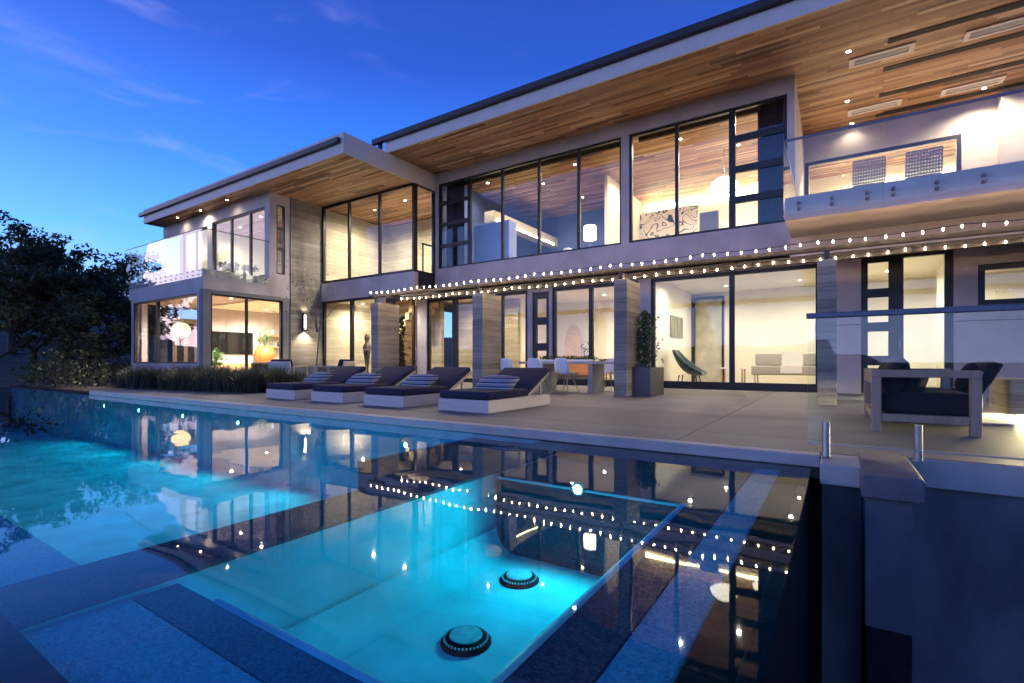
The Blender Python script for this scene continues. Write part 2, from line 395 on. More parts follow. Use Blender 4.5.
def dup(o, loc, rz=None, label=None):
    r = o.copy(); COL.objects.link(r); r.location = loc
    if rz is not None: r.rotation_euler = (0, 0, rz)
    if label: r['label'] = label
    for ch in list(o.children):
        c = ch.copy(); COL.objects.link(c); c.parent = r
        for gch in list(ch.children):
            d = gch.copy(); COL.objects.link(d); d.parent = c
    return r
def lamp(name, kind, loc, power, colr, parent=None, size=.05, direction=(0, 0, -1), angle=150, blend=.6):
    l = D.lights.new(name, kind); l.energy = power; l.color = colr; l.shadow_soft_size = size
    if kind == 'SPOT': l.spot_size = R(angle); l.spot_blend = blend
    o = D.objects.new(name, l); COL.objects.link(o)
    p = Vector(loc)
    if parent is not None:
        p = p - root(parent).location; o.parent = parent
    o.location = p
    o.rotation_euler = Vector(direction).to_track_quat('-Z', 'Y').to_euler()
    return o
WARM = (1, .82, .56)
WARMW = (1, .89, .70)
#SPLIT
# ================================================================== WORLD, CAMERA
SC.render.engine = 'CYCLES'
w = D.worlds.new('World'); SC.world = w; w.use_nodes = True
t = w.node_tree; t.nodes.clear(); g = N(t)
out = t.nodes.new('ShaderNodeOutputWorld')
tc = g.n('ShaderNodeTexCoord'); sp = g.n('ShaderNodeSeparateXYZ'); g.l(tc.outputs['Generated'], sp.inputs[0])
zc = g.math('MAXIMUM', sp.outputs[2], 0.0)
base = g.ramp(zc, [(0, (.25, .50, .92)), (.10, (.17, .44, .94)), (.20, (.060, .32, .93)), (.33, (.018, .165, .77)), (.50, (.008, .062, .42)), (.75, (.005, .026, .21)), (1, (.004, .014, .13))])
# afterglow towards the set sun (behind the camera, over the pool's far end)
gd = g.n('ShaderNodeVectorMath', operation='DOT_PRODUCT'); g.l(tc.outputs['Generated'], gd.inputs[0]); gd.inputs[1].default_value = (-.86, -.50, 0)
az = g.math('POWER', g.math('MAXIMUM', g.math('ADD', g.math('MULTIPLY', gd.outputs['Value'], .5), .5), 0.0), 5.0)
e1 = g.math('MULTIPLY', az, g.math('EXPONENT', g.math('MULTIPLY', zc, -21.0)))
gd2 = g.n('ShaderNodeVectorMath', operation='DOT_PRODUCT'); g.l(tc.outputs['Generated'], gd2.inputs[0]); gd2.inputs[1].default_value = (-.40, -.92, 0)
az2 = g.math('POWER', g.math('MAXIMUM', g.math('ADD', g.math('MULTIPLY', gd2.outputs['Value'], .5), .5), 0.0), 6.0)
rear_fill = g.math('MULTIPLY', az2, g.math('EXPONENT', g.math('MULTIPLY', zc, -2.6)))  # blue fill added to the unseen sky behind the camera, lifts the ambient
glow = g.mix(1.0, g.mix(e1, (0, 0, 0), (1.15, .34, .13)), g.mix(rear_fill, (0, 0, 0), (.44, .52, 1.15)), 'ADD')
sky = g.mix(1.0, base, glow, 'ADD')
# thin pink wisps of cloud, upper left
mp = g.n('ShaderNodeMapping'); mp.inputs['Scale'].default_value = (3.0, 2.2, 9.0); mp.inputs['Rotation'].default_value = (0, R(28), R(10)); g.l(tc.outputs['Generated'], mp.inputs[0])
cn = g.n('ShaderNodeTexNoise', i_Scale=1.5, i_Detail=7.0, i_Roughness=.52, i_Distortion=.6); g.l(mp.outputs[0], cn.inputs['Vector'])
cm = g.n('ShaderNodeMapRange', interpolation_type='SMOOTHSTEP'); g.l(cn.outputs[0], cm.inputs[0]); cm.inputs[1].default_value = .53; cm.inputs[2].default_value = .80
def spot(v, a, b):
    dp = g.n('ShaderNodeVectorMath', operation='DOT_PRODUCT'); g.l(tc.outputs['Generated'], dp.inputs[0]); dp.inputs[1].default_value = v
    mr = g.n('ShaderNodeMapRange', interpolation_type='SMOOTHSTEP'); g.l(dp.outputs['Value'], mr.inputs[0]); mr.inputs[1].default_value = a; mr.inputs[2].default_value = b
    return mr.outputs[0]
mk = g.math('ADD', g.math('MAXIMUM', spot((-.857, .273, .433), .94, .995), g.math('MULTIPLY', spot((-.74, .464, .484), .965, .998), .6)), .06)
cl = g.math('MULTIPLY', cm.outputs[0], g.math('MULTIPLY', mk, .34))
sky = g.mix(cl, sky, (.42, .40, .80))
# the sky darkens away from the set sun
dn = g.n('ShaderNodeVectorMath', operation='DOT_PRODUCT'); g.l(tc.outputs['Generated'], dn.inputs[0]); dn.inputs[1].default_value = (-.93, -.12, 0)
dk_ = g.n('ShaderNodeMapRange'); g.l(dn.outputs['Value'], dk_.inputs[0]); dk_.inputs[1].default_value = -1; dk_.inputs[2].default_value = .75; dk_.inputs[3].default_value = .70; dk_.inputs[4].default_value = 1.0
sky = g.mix(1.0, sky, dk_.outputs[0], 'MULTIPLY')
nis = g.n('ShaderNodeTexSky', sky_type='NISHITA', sun_disc=False)
nis.sun_elevation = R(1.0); nis.sun_rotation = math.atan2(-.86, -.50)
bg1 = g.n('ShaderNodeBackground', i_Strength=.66); g.l(sky, bg1.inputs[0])
bg2 = g.n('ShaderNodeBackground', i_Strength=.02); g.l(nis.outputs[0], bg2.inputs[0])
ad = g.n('ShaderNodeAddShader'); g.l(bg1.outputs[0], ad.inputs[0]); g.l(bg2.outputs[0], ad.inputs[1]); g.l(ad.outputs[0], out.inputs[0])

sun = D.lights.new('afterglow_sun', 'SUN'); sun.energy = .10; sun.angle = R(20); sun.color = (1, .72, .62)
so = D.objects.new('afterglow_sun', sun); COL.objects.link(so); so.rotation_euler = Vector((.86, .50, -.14)).to_track_quat('-Z', 'Y').to_euler(); so.location = (-20, -20, 12)

cam = D.cameras.new('camera'); co = D.objects.new('camera', cam); COL.objects.link(co); SC.camera = co
cam.sensor_width = 36; cam.lens = 36 * F / 1024; cam.clip_start = .05; cam.clip_end = 3000
cam.shift_y = (HY - 341.5) / 1024
co.location = (0, 0, H); co.rotation_euler = (R(90), 0, YAW)
vs = SC.view_settings; vs.view_transform = 'Standard'; vs.look = 'None'; vs.exposure = 1.4; vs.gamma = 1; vs.use_curve_mapping = False
cy = SC.cycles
cy.use_denoising = True; cy.denoiser = 'OPENIMAGEDENOISE'; cy.sample_clamp_indirect = 4; cy.sample_clamp_direct = 0
cy.max_bounces = 7; cy.diffuse_bounces = 3; cy.glossy_bounces = 4; cy.transparent_max_bounces = 14; cy.transmission_bounces = 4
cy.caustics_reflective = False; cy.caustics_refractive = False; cy.use_light_tree = True
cy.use_adaptive_sampling = True; cy.adaptive_threshold = .015

# ================================================================== GROUND
WZ = -.10
PX0, PX1, PY0, PY1 = -23.0, -.19, .41, 4.65          # pool outline
def gh(x, y):
    near = -2.5
    def sm(a, b, t): t = min(1, max(0, (t - a) / (b - a))); return t * t * (3 - 2 * t)
    k = max(sm(4.9, 5.4, y), sm(-23.4, -25.0, x))
    k *= 1 - sm(4.8, 8, x) * (1 - sm(4.9, 5.4, y))
    z = near + k * 2.2
    far = math.hypot(x, y)
    ang = math.atan2(y, -x)                            # 0 = towards -x
    if far > 26: z += sm(26, 75, far) * (5.6 if x < 0 else 3.6) * (.75 + .35 * math.sin(3.1 * ang + .6) + .2 * math.sin(7.3 * ang)) * (1 if x < 5 else .3)
    if far > 160 and y > -40: z += sm(160, 900, far) * 38 * (.8 + .3 * math.sin(2.3 * ang + 1) + .2 * math.sin(5.7 * ang + 2) + .1 * math.sin(13 * ang))
    return z
g_ = MB()
xs = [-1400, -1000, -700, -450, -300, -200, -150, -110, -85, -70, -58, -48, -40] + [-34 + .5 * i for i in range(32)] + [-18, -17, -16, -15] + list(range(-14, 14)) + [16, 20, 26, 36, 50, 80, 130, 220, 400, 700, 1100]
ys = [-1400, -1000, -700, -450, -300, -200, -140, -90, -60, -40, -26, -18, -12, -8] + list(range(-5, 5)) + [4.9, 5.0, 5.1, 5.2, 5.3, 5.4, 6, 7] + list(range(8, 30, 2)) + [32, 38, 45, 55, 68, 85, 110, 150, 210, 300, 450, 700, 1000, 1400]
nx = len(xs)
g_.add([(x, y, gh(x, y)) for y in ys for x in xs], [(j * nx + i, j * nx + i + 1, (j + 1) * nx + i + 1, (j + 1) * nx + i) for j in range(len(ys) - 1) for i in range(nx - 1)], True)
struct('ground', g_, ground_m)

# ================================================================== DECK AND POOL
dk = MB().prismz([(-16.2, 4.80), (.15, 4.80), (.15, 4.95), (7, 4.95), (7, 14.05), (-13.6, 14.05), (-13.6, 12.3), (-16.95, 12.3), (-16.95, 7.9), (-16.2, 7.9)], -.22, 0)
struct('deck', dk, deck_m, bevel=.008)
pt = MB().prismz([(-24, 5.0), (-16.25, 5.2), (-16.25, 6.4), (-24, 6.6)], -.35, -.12)
struct('path', pt, soil)

pool = thing('swimming_pool', 'long infinity edge pool with a spa corner, submerged slabs and glowing cyan lamps', 'pool', (-8, 2.5, -1.3))
DX0, DX1 = -2.68, -2.24                                # dividing wall
FZ = -1.22
SF = -.74                                              # spa floor
b = MB()
b.box(PX0, PY0, FZ - .2, DX0, PY1, FZ)                 # pool floor
b.box(PX0, PY1, FZ - .2, DX0, PY1 + .15, -.105)
obj('pool_basin', b, plaster, pool)
obj('end_wall', MB().box(PX0 - .2, PY0 - .05, FZ - 1.2, PX0 - .001, PY1 + .1, WZ - .012), tile_d, pool)
b = MB()
SX1, SYN, SYF = -.80, .95, 3.20                        # spa basin: right, near and far inner faces
b.box(DX1, SYN - .1, FZ - .05, SX1 + .1, SYF + .1, SF)
b.box(SX1, SYN, SF, SX1 + .08, SYF, WZ - .075)
b.box(DX1, SYN - .08, SF, SX1 + .08, SYN, WZ - .075)
obj('spa_basin', b, plaster, pool)
cv = MB(); n_ = 9
cv.add([(DX1 + .002 + .18 * (1 - math.sin(pi / 2 * k / 8)), yy, SF + .002 + .18 * (1 - math.cos(pi / 2 * k / 8))) for yy in (SYN, SYF) for k in range(9)], [(k, k + 1, 9 + k + 1, 9 + k) for k in range(8)], True)
obj('spa_cove', cv, plaster, pool)
obj('lamp_wall', MB().box(DX1, SYF, SF, -.575, SYF + .12, WZ - .075), slab_shade, pool)  # shade under the lamp painted in as a dark wall
b = MB(); b.box(DX0 + .03, PY0 + .05, FZ, DX1 - .03, PY1, WZ - .035)
obj('dividing_wall', b, plaster, pool)
b = MB(); b.box(DX0, PY0 + .04, WZ - .035, DX1, PY1 - .002, WZ - .012)
obj('dividing_wall_cap', b, pebble('mauve_pool_cap', (.06, .055, .075), (.17, .155, .19), 120), pool, bevel=.008)
# submerged ledges: near side and right side of the spa, near side of the pool
b = MB()
for i in range(18):
    x0 = DX0 - .001 - 1.1 * i; b.box(x0 - 1.09, PY0 + .05, FZ, x0, .78, WZ - .04)
obj('near_ledge', b, slab_m, pool, bevel=.01)
b = MB()
b.box(DX1 + .001, PY0 + .05, FZ, -1.30, .78, WZ - .05); b.box(-1.295, PY0 + .05, FZ, -.575, .78, WZ - .05)
obj('spa_ledge', b, slab_m, pool, bevel=.01)
b = MB()
for y0, y1 in ((.46, 1.68), (1.685, 3.1), (3.105, PY1 - .005)): b.box(-.57, y0, FZ, -.38, y1, WZ - .055)
obj('spa_ledge', b, slab_m, pool, bevel=.01)
# shallow shelf round the spa, shade coloured in, with a pale bullnose
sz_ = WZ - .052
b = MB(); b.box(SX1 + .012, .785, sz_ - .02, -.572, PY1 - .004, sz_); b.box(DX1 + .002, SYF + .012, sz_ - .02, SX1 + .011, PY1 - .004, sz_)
obj('spa_shelf', b, slab_shade, pool)
obj('near_shelf', MB().box(DX1 + .002, .785, sz_ - .02, SX1 + .011, SYN - .012, sz_), pebble('teal_pool_shelf', (.05, .11, .13), (.14, .26, .29), 120), pool)
b = MB(); b.tube([(SX1, SYN, sz_ - .012), (SX1, SYF, sz_ - .012)], .022); b.tube([(-1.95, SYN, sz_ - .012), (SX1, SYN, sz_ - .012)], .022); b.tube([(DX1 + .005, SYF, sz_ - .012), (SX1, SYF, sz_ - .012)], .010)
obj('spa_nosing', b, plaster, pool)
# corner step of the big pool, its shade put into the colour
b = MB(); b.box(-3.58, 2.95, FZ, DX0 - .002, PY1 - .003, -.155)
obj('pool_step', b, slab_shade, pool)
b = MB(); b.tube([(-3.585, 2.95, -.155), (-3.585, PY1 - .01, -.155)], .014)
obj('step_nosing', b, plaster, pool)
# infinity edge
b = MB()
b.box(-.372, PY0 + .05, -1.2, PX1, PY1, WZ - .03)
b.box(-.225, PY0 - .05, -2.45, PX1 + .025, PY1 - .02, WZ - .010)
b.box(PX0, PY0 - .05, -2.45, -.226, PY0 + .05, WZ - .010)
obj('infinity_edge', b, tile_d, pool, bevel=.006)
b = MB()
b.box(-15.9, 4.63, -.098, -.10, 4.799, .001)
obj('pool_coping', b, coping_m, pool, bevel=.012)
obj('end_kerb', MB().box(PX0 - .2, PY1 + .001, -.30, -15.905, PY1 + .25, -.05), tile_d, pool)
for i in range(2):
    x, y = ((-1.80, 2.84), (-1.64, 2.06))[i]
    b = MB(); zf = SF
    b.lathe([(.135, 0), (.135, .010), (.125, .022), (.105, .025), (.105, .034), (.09, .038), (.0001, .039)], (x, y, zf), 32)
    dcv = obj('drain_cover', b, tile_d, pool, smooth=False)
    b = MB(); b.lathe([(.088, .038), (.086, .044), (.0001, .045)], (x, y, zf), 32); obj('drain_disc', b, mat('grey_drain_disc', (.42, .50, .50), .7, .2, 20, spec=.1), dcv, smooth=False)
    b = MB()
    for k in range(36):
        a = 2 * pi * k / 36; b.box(-.004, -.004, 0, .004, .004, .012); 
        for q in range(8):
            vx, vy, vz = b.v[-8 + q]; b.v[-8 + q] = (x + .115 * math.cos(a) + vx, y + .115 * math.sin(a) + vy, zf + .02 + vz)
    obj('drain_slots', b, plaster, dcv)
LAMPX = [(-4.69, -.34), (-6.75, -.33), (-8.80, -.33), (-10.85, -.33), (-12.92, -.33), (-14.9, -.33), (-1.53, -.158)]
CYAN = (.0, .74, .93)
for i, (x, z) in enumerate(LAMPX):
    ly = PY1 if i < 6 else SYF
    r_ = .032 if i < 6 else .034
    b = MB(); b.lathe([(r_ + .018, 0), (r_ + .018, .012), (r_ + .005, .02), (r_, .015)], (0, 0, 0), 20)
    b.v = [(x + vx, ly - vz, z + vy) for vx, vy, vz in b.v]
    pl = obj('pool_light', b, metal, pool)
    b = MB(); b.lathe([(r_, .012), (r_ * .7, .026), (.0001, .030)], (0, 0, 0), 20)
    b.v = [(x + vx, ly - vz, z + vy) for vx, vy, vz in b.v]
    obj('lens', b, cyan_m, pl)
    lamp('pool_lamp', 'SPOT', (x, ly - .07, z + (.026 if i == 6 else 0)), 27 if i < 6 else 20, CYAN, pool, .03, (0, -1, -.10 if i < 6 else -.22), 166 if i < 6 else 165, .6)
wt = MB().add([(PX0, PY0 - .055, WZ), (PX1 + .03, PY0 - .055, WZ), (PX1 + .03, 4.632, WZ), (PX0, 4.632, WZ)], [(0, 1, 2, 3)])
struct('pool_water', wt, water_m)
b = MB()                                                # catch basin outside the edge
b.add([(-.09, -.2, -2.2), (1.2, -.2, -2.2), (1.2, 4.6, -2.2), (-.09, 4.6, -2.2)], [(0, 1, 2, 3)])
struct('trough_floor', b, wallc)

# retaining wall, pier and glass balustrade at the right
rw = thing('retaining_wall', 'blue grey concrete retaining wall with thick coping under the glass balustrade', 'wall', (2.5, 4.9, -2.4))
b = MB(); b.box(-.085, 4.40, -2.45, .16, 4.80, -.15); b.box(.16, 5.02, -2.45, 7, 5.2, -.23)
obj('wall_face', b, wallc, rw)
b = MB(); b.box(-.095, 4.28, -.15, .155, 4.798, -.003); b.box(.155, 4.93, -.22, 7, 4.945, -.002)
obj('coping', b, coping_m, rw, bevel=.012)
pr_ = thing('concrete_pier', 'square blue grey concrete pier with an overhanging cap beside the pool edge', 'pillar', (.32, 4.4, -2.4))
b = MB(); b.box(.165, 4.06, -1.02, .42, 4.9, -.15); obj('shaft', b, wallc, pr_, bevel=.01)
b = MB(); b.box(.145, 3.99, -.15, .475, 4.97, .004); obj('cap', b, wallc, pr_, bevel=.02, seg=3)
b = MB(); b.box(.17, 4.07, -2.45, .415, 4.9, -1.02); obj('footing', b, tile_d, pr_, bevel=.01)
bal = thing('glass_balustrade', 'clear glass balustrade with blue grey top rail on steel spigots at the pool corner', 'railing', (1.5, 4.72, 0))
b = MB(); b.box(-.19, 4.714, .09, 4.8, 4.728, 1.10); obj('glass_panel', b, rail_glass, bal)
b = MB(); b.box(-.20, 4.70, 1.10, 4.82, 4.742, 1.145); obj('top_rail', b, rail_m, bal, bevel=.008)
b = MB(); b.box(-.185, 4.712, .078, 4.8, 4.73, .09); obj('edge_strip', b, metal, bal)
for x in (-.06, .52, 1.6, 2.8, 4.0):
    b = MB(); b.lathe([(.034, 0), (.034, .006), (.026, .007), (.026, .272), (.0001, .2725)], (x, 4.60 if x < .2 else 4.76, .004), 18)
    obj('spigot', b, metal, bal, smooth=False)

# ================================================================== HOUSE
house = thing('modern_house', 'two storey modern house with wood soffits, tall dark framed windows and lit rooms', 'house', (-8, 14, 0))
def window(axis, c, u0, u1, z0, z1, vm=(), hm=(), fw=.06, depth=.10, inset=.05, sgn=1, name='window', label=None, parent=None, gl=None, bot=None):
    f = MB(); a, e = c + sgn * inset, c + sgn * (inset + depth)
    B = (lambda p, q, r, s, d=0: f.box(p, a + sgn * d, r, q, e - sgn * d, s)) if axis == 'y' else (lambda p, q, r, s, d=0: f.box(a + sgn * d, p, r, e - sgn * d, q, s))
    bt = bot or fw
    B(u0, u0 + fw, z0, z1); B(u1 - fw, u1, z0, z1); B(u0 + fw, u1 - fw, z0, z0 + bt); B(u0 + fw, u1 - fw, z1 - fw, z1)
    for m_ in vm:
        u, ww = m_[:2]; zz = m_[2:] or (z0 + bt, z1 - fw); B(u - ww / 2, u + ww / 2, zz[0], zz[1], .006)
    for z, hh, ua, ub in hm: B(ua, ub, z - hh / 2, z + hh / 2, .011)
    wn = obj(name, f, frame_m, parent or house, label=label)
    p = MB(); m_ = (a + e) / 2
    if axis == 'y': p.box(u0 + fw * .5, m_ - .006, z0 + bt * .5, u1 - fw * .5, m_ + .006, z1 - fw * .5)
    else: p.box(m_ - .006, u0 + fw * .5, z0 + bt * .5, m_ + .006, u1 - fw * .5, z1 - fw * .5)
    obj('pane', p, gl or glass_m, wn)
    return wn
UZ, SZ = 3.76, 7.45          # upper floor, main soffit
# --- upper front wall
WA = (-11.86, -5.04, 4.05, 7.08); WB = (-4.81, -.95, 4.05, 7.08)
obj('upper_wall', MB().wall('y', 13.3, 13.55, -12.0, -.79, 3.22, SZ, [WA, WB]), stucco, house)
pw = .05
wl = window('y', 13.3, *WA, vm=[(-10.50, .13), (-9.13, .09), (-7.74, .09), (-6.38, .09)], hm=[(z, .13, -11.80, -10.57) for z in (6.38, 5.62, 4.86)], name='upper_window')
wr = window('y', 13.3, *WB, vm=[(-3.52, .09), (-2.16, .15)], hm=[(z, .17, -2.09, -1.01) for z in (6.30, 5.54, 4.78)], fw=.07, name='upper_window')
obj('return_wall', MB().wall('x', -1.04, -.79, 13.55, 17.1, 3.3, SZ), stucco, house)
# --- lower front wall
D1, D2, D3, D4, W5 = (-13.06, -8.55, .0, 3.12), (-7.62, -4.78, .0, 3.12), (-4.42, -.30, .0, 3.12), (.50, 2.12, .0, 3.22), (2.5, 4.4, 1.92, 2.78)
DP = (-8.36, -7.74, .0, 3.02)
obj('lower_wall', MB().wall('y', 14.0, 14.25, -13.6, 7.0, -.02, 3.32, [D1, D2, D3, D4, W5, DP]), stucco, house)
window('y', 14.0, *D1, vm=[(-11.72, .24), (-10.72, .11), (-9.6, .10)], fw=.11, bot=.14, name='sliding_door')
window('y', 14.0, *D2, vm=[(-6.30, .14)], fw=.11, bot=.20, name='sliding_door')
window('y', 14.0, *D3, vm=[(-2.28, .13)], fw=.10, bot=.20, name='sliding_door')
window('y', 14.0, *W5, fw=.12, name='high_window')
def panel_door(u0, u1, z0, z1, squares, nm):
    d = obj(nm, MB().wall('y', 14.05, 14.13, u0, u1, z0, z1, squares), frame_m, house)
    p = MB()
    for q in squares: p.box(q[0] - .01, 14.085, q[2] - .01, q[1] + .01, 14.095, q[3] + .01)
    obj('pane', p, glass_m, d); return d
panel_door(DP[0], DP[1], .02, 3.02, [(-8.22, -7.86, a, b_) for a, b_ in ((2.20, 2.80), (1.35, 1.95), (.50, 1.10))], 'panel_door')
pd = panel_door(.50, 1.14, .02, 3.20, [(.63, 1.01, a, b_) for a, b_ in ((2.42, 3.02), (1.65, 2.22), (.88, 1.44), (.12, .66))], 'entry_side_panel')
ed = window('y', 14.0, 1.14, 2.12, .0, 3.22, fw=.14, depth=.12, name='entry_door')
obj('handle', MB().tube([(1.21, 14.0, .95), (1.21, 14.0, 1.35)], .016), metal, ed)
obj('wall_reveal', MB().box(2.14, 13.994, 1.60, 7, 14.001, 1.615).box(-.28, 13.994, 1.60, .48, 14.001, 1.615), gutter_m, house)
obj('eave_soffit', MB().box(-13.6, 13.3, 3.22, -.79, 14.0, 3.30).box(-.79, 12.05, 3.22, 7, 14.0, 3.318), fascia_m, house)
obj('header_beam', MB().box(-.79, 11.80, 2.86, 7, 12.05, 3.318), stucco, house)
# --- stair hall
SX = -17.03
obj('stair_wall', MB().wall('y', 12.22, 12.45, SX + .031, -12.0, 3.12, 3.82).box(-13.72, 12.22, 0, -13.60, 12.45, 3.12), stucco, house)
window('y', 12.22, SX + .032, -13.72, .0, 3.12, vm=[(-15.3, .16)], fw=.09, bot=.14, name='stair_window', inset=.06)
window('x', -13.60, 12.46, 13.99, .0, 3.22, fw=.08, sgn=-1, name='stair_side_window')
sw = window('y', 12.22, SX + .032, -12.0, 3.82, 6.85, vm=[(-15.40, .09), (-13.73, .09)], fw=.09, name='stair_upper_window', inset=.02)
window('x', -12.0, 12.345, 13.30, 3.82, 6.85, fw=.07, sgn=-1, inset=.0, depth=.1, name='corner_window')
obj('corner_sill', MB().box(-12.22, 12.46, 3.3, -12.0, 13.30, 3.82), gutter_m, house)
# --- left wing
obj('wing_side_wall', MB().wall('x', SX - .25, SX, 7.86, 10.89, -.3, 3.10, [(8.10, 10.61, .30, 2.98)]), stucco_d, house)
window('x', SX, 8.10, 10.61, .30, 2.98, vm=[(9.31, .07)], fw=.06, sgn=-1, name='wing_window', inset=.04)
obj('board_formed_wall', MB().box(SX - .30, 10.90, -.3, SX + .03, 12.455, 6.85), conc_m, house)
obj('wing_front_wall', MB().wall('y', 7.86, 8.11, -22.6, SX - .25, -.5, 3.10, [(-22.44, SX - .40, .68, 2.98)]), stucco, house)
window('y', 7.86, -22.44, SX - .40, .68, 2.98, vm=[(-20.52, .14)], fw=.06, name='wing_window', inset=.04)
obj('wing_end_wall', MB().wall('x', -22.6, -22.35, 8.11, 14.5, -.5, 3.10, [(8.3, 10.4, .68, 2.98)]), stucco, house)
window('x', -22.6, 8.3, 10.4, .68, 2.98, vm=[(9.35, .07)], fw=.06, sgn=1, name='wing_window', inset=.04)
obj('balcony_slab', MB().box(-22.82, 7.86, 3.10, SX, 10.34, UZ), stucco, house, bevel=.01)
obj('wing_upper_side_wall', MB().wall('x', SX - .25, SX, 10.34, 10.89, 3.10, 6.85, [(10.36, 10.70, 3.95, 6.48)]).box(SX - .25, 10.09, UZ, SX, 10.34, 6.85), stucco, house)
window('x', SX, 10.36, 10.70, 3.95, 6.48, hm=[(5.62, .12, 10.40, 10.66), (4.88, .12, 10.40, 10.66)], fw=.05, sgn=-1, name='slot_window', inset=.02)
obj('wing_upper_front_wall', MB().wall('y', 10.09, 10.34, -23.9, SX - .25, UZ, 6.85, [(-21.13, -17.34, 3.86, 6.38), (-23.75, -21.5, 3.86, 6.30)]).box(-25.5, 10.09, 6.34, -23.9, 10.34, 6.85), stucco, house)
window('y', 10.09, -21.13, -17.34, 3.86, 6.38, vm=[(-19.77, .09), (-18.42, .09)], fw=.06, name='bedroom_window')
window('y', 10.09, -23.75, -21.5, 3.86, 6.30, vm=[(-22.6, .08)], fw=.06, name='balcony_door')
# glass balcony rail of the wing
rl = MB()
n = 5
for i in range(n):
    x0 = -22.9 + i * (5.9 / n); rl.box(x0 + .006, 7.80, 3.48, x0 + 5.9 / n - .006, 7.815, 5.03)
gr = obj('wing_glass_railing', rl, rail_glass, house)
obj('handrail', MB().box(-22.9, 7.795, 5.03, -16.96, 7.82, 5.05).box(-16.985, 7.82, 5.03, -16.96, 10.05, 5.05), frame_m, gr)
obj('side_glass', MB().box(-16.98, 7.825, 3.50, -16.965, 8.95, 5.03).box(-16.98, 8.965, 3.50, -16.965, 10.05, 5.03), rail_glass, gr)
b = MB()
for i in range(n):
    for k in (.18, .5, .82):
        for zz in (3.56, 3.70):
            x = -22.9 + (i + k) * 5.9 / n
            obj('fixing', MB().tube([(x, 7.79, zz), (x, 7.86, zz)], .022, 8), metal, gr)
for yy in (8.1, 8.6, 9.1, 9.6, 9.95):
    for zz in (3.58, 3.70): obj('fixing', MB().tube([(-17.03, yy, zz), (-16.95, yy, zz)], .022, 8), metal, gr)
# --- canopy over the wing
cz = 6.85
obj('wing_soffit', MB().box(-25.55, 9.40, cz, -12.03, 21, cz + .05), soffit_m, house)
obj('wing_fascia', MB().box(-25.6, 9.36, cz - .01, -12.0, 9.40, cz + .30).box(-12.03, 9.40, cz - .01, -12.0, 13.299, cz + .60).box(-25.6, 9.40, cz - .01, -25.57, 21, cz + .5).box(-25.6, 9.36, cz + .46, -12.0, 9.40, cz + .60).box(-12.9, 9.36, cz + .302, -12.0, 9.40, cz + .458), fascia_m, house)
obj('wing_gutter', MB().box(-25.85, 9.24, cz + .30, -12.12, 9.36, cz + .455), gutter_m, house, bevel=.02)
obj('wing_roof', MB().box(-25.57, 9.40, cz + .06, -12.03, 21, cz + .59), gutter_m, house)
# --- main roof
obj('main_soffit', MB().box(-11.99, 11.10, SZ, 7, 22, SZ + .05), soffit_m, house)
obj('main_fascia', MB().box(-12.1, 11.05, SZ - .01, 7, 11.10, SZ + .33).box(-12.12, 11.10, SZ + .02, -12.03, 22, SZ + .33), fascia_m, house)
obj('main_gutter', MB().box(-12.6, 10.92, SZ + .33, 7, 11.05, SZ + .50).box(-12.45, 11.05, SZ + .05, -12.32, 11.15, SZ + .5), gutter_m, house, bevel=.015)
obj('main_roof', MB().box(-12.12, 11.10, SZ + .335, 7, 22, SZ + .50), gutter_m, house)
# dark slots in the soffit over the balcony
for y in (12.95, 14.15, 15.47, 16.70):
    obj('soffit_slot', MB().box(.92, y - .10, SZ - .012, 7, y + .10, SZ + .002), beam_m, house)
# --- right balcony
obj('balcony_slab', MB().box(-.77, 10.3, 3.32, 7, 17.1, 3.74), stucco, house, bevel=.008)
obj('recess_wall', MB().wall('y', 17.1, 17.3, -.79, 7, 3.74, SZ, [(-.76, 2.74, 3.80, 6.66)]).box(3.42, 16.75, 3.74, 7, 17.1, SZ), stucco, house)
window('y', 17.1, -.76, 2.74, 3.78, 6.66, fw=.10, name='balcony_window', inset=.0)
br = MB()
for x0, x1 in ((-.78, .66), (.675, 2.9), (2.915, 5.2)): br.box(x0, 10.235, 3.40, x1, 10.25, 4.74)
br.box(-.795, 10.25, 3.40, -.78, 13.25, 4.74)
gb = obj('balcony_glass_railing', br, rail_glass, house)
obj('handrail', MB().box(-.80, 10.225, 4.74, 5.2, 10.26, 4.775).box(-.80, 10.26, 4.74, -.775, 13.28, 4.775), rail_m, gb)
b = MB()
for x in (-.55, -.05, .45, .80, 1.35, 1.9, 2.4, 3.2, 4.0):
    for zz in (3.50, 3.60): obj('fixing', MB().tube([(x, 10.22, zz), (x, 10.30, zz)], .03, 10), stucco_d, gb)

# --- rooms: floors, ceilings, partitions
obj('interior_floor', MB().box(-13.58, 14.25, -.03, 7, 19, .012).box(-22.35, 8.11, -.03, SX - .25, 14.5, .012).box(SX, 12.45, -.03, -13.72, 19, .0125), floor_in, house)
obj('interior_ceiling', MB().box(-13.58, 14.25, 3.24, 7, 19, 3.32).box(SX - .25, 12.46, 3.13, -13.7, 13.9, 3.30).box(-22.35, 10.35, 3.04, SX - .26, 14.5, 3.10), ceil_m, house)
iw = MB()
iw.box(-13.6, 19, -.03, 7, 19.15, 3.3)                       # far wall
iw.box(-10.6, 16.52, 0, -10.4, 19, 3.24); iw.box(-4.62, 14.26, 0, -4.44, 19, 3.24); iw.box(.12, 14.26, 0, .30, 19, 3.24)
iw.box(-22.34, 14.3, 0, SX - .25, 14.5, 3.1)
iw.box(2.3, 14.26, 0, 2.42, 17.5, 3.24)
obj('interior_wall', iw, white_wall, house)
obj('concrete_feature_wall', MB().box(-13.74, 16.3, 0, -10.4, 16.5, 3.2), conc_y, house)
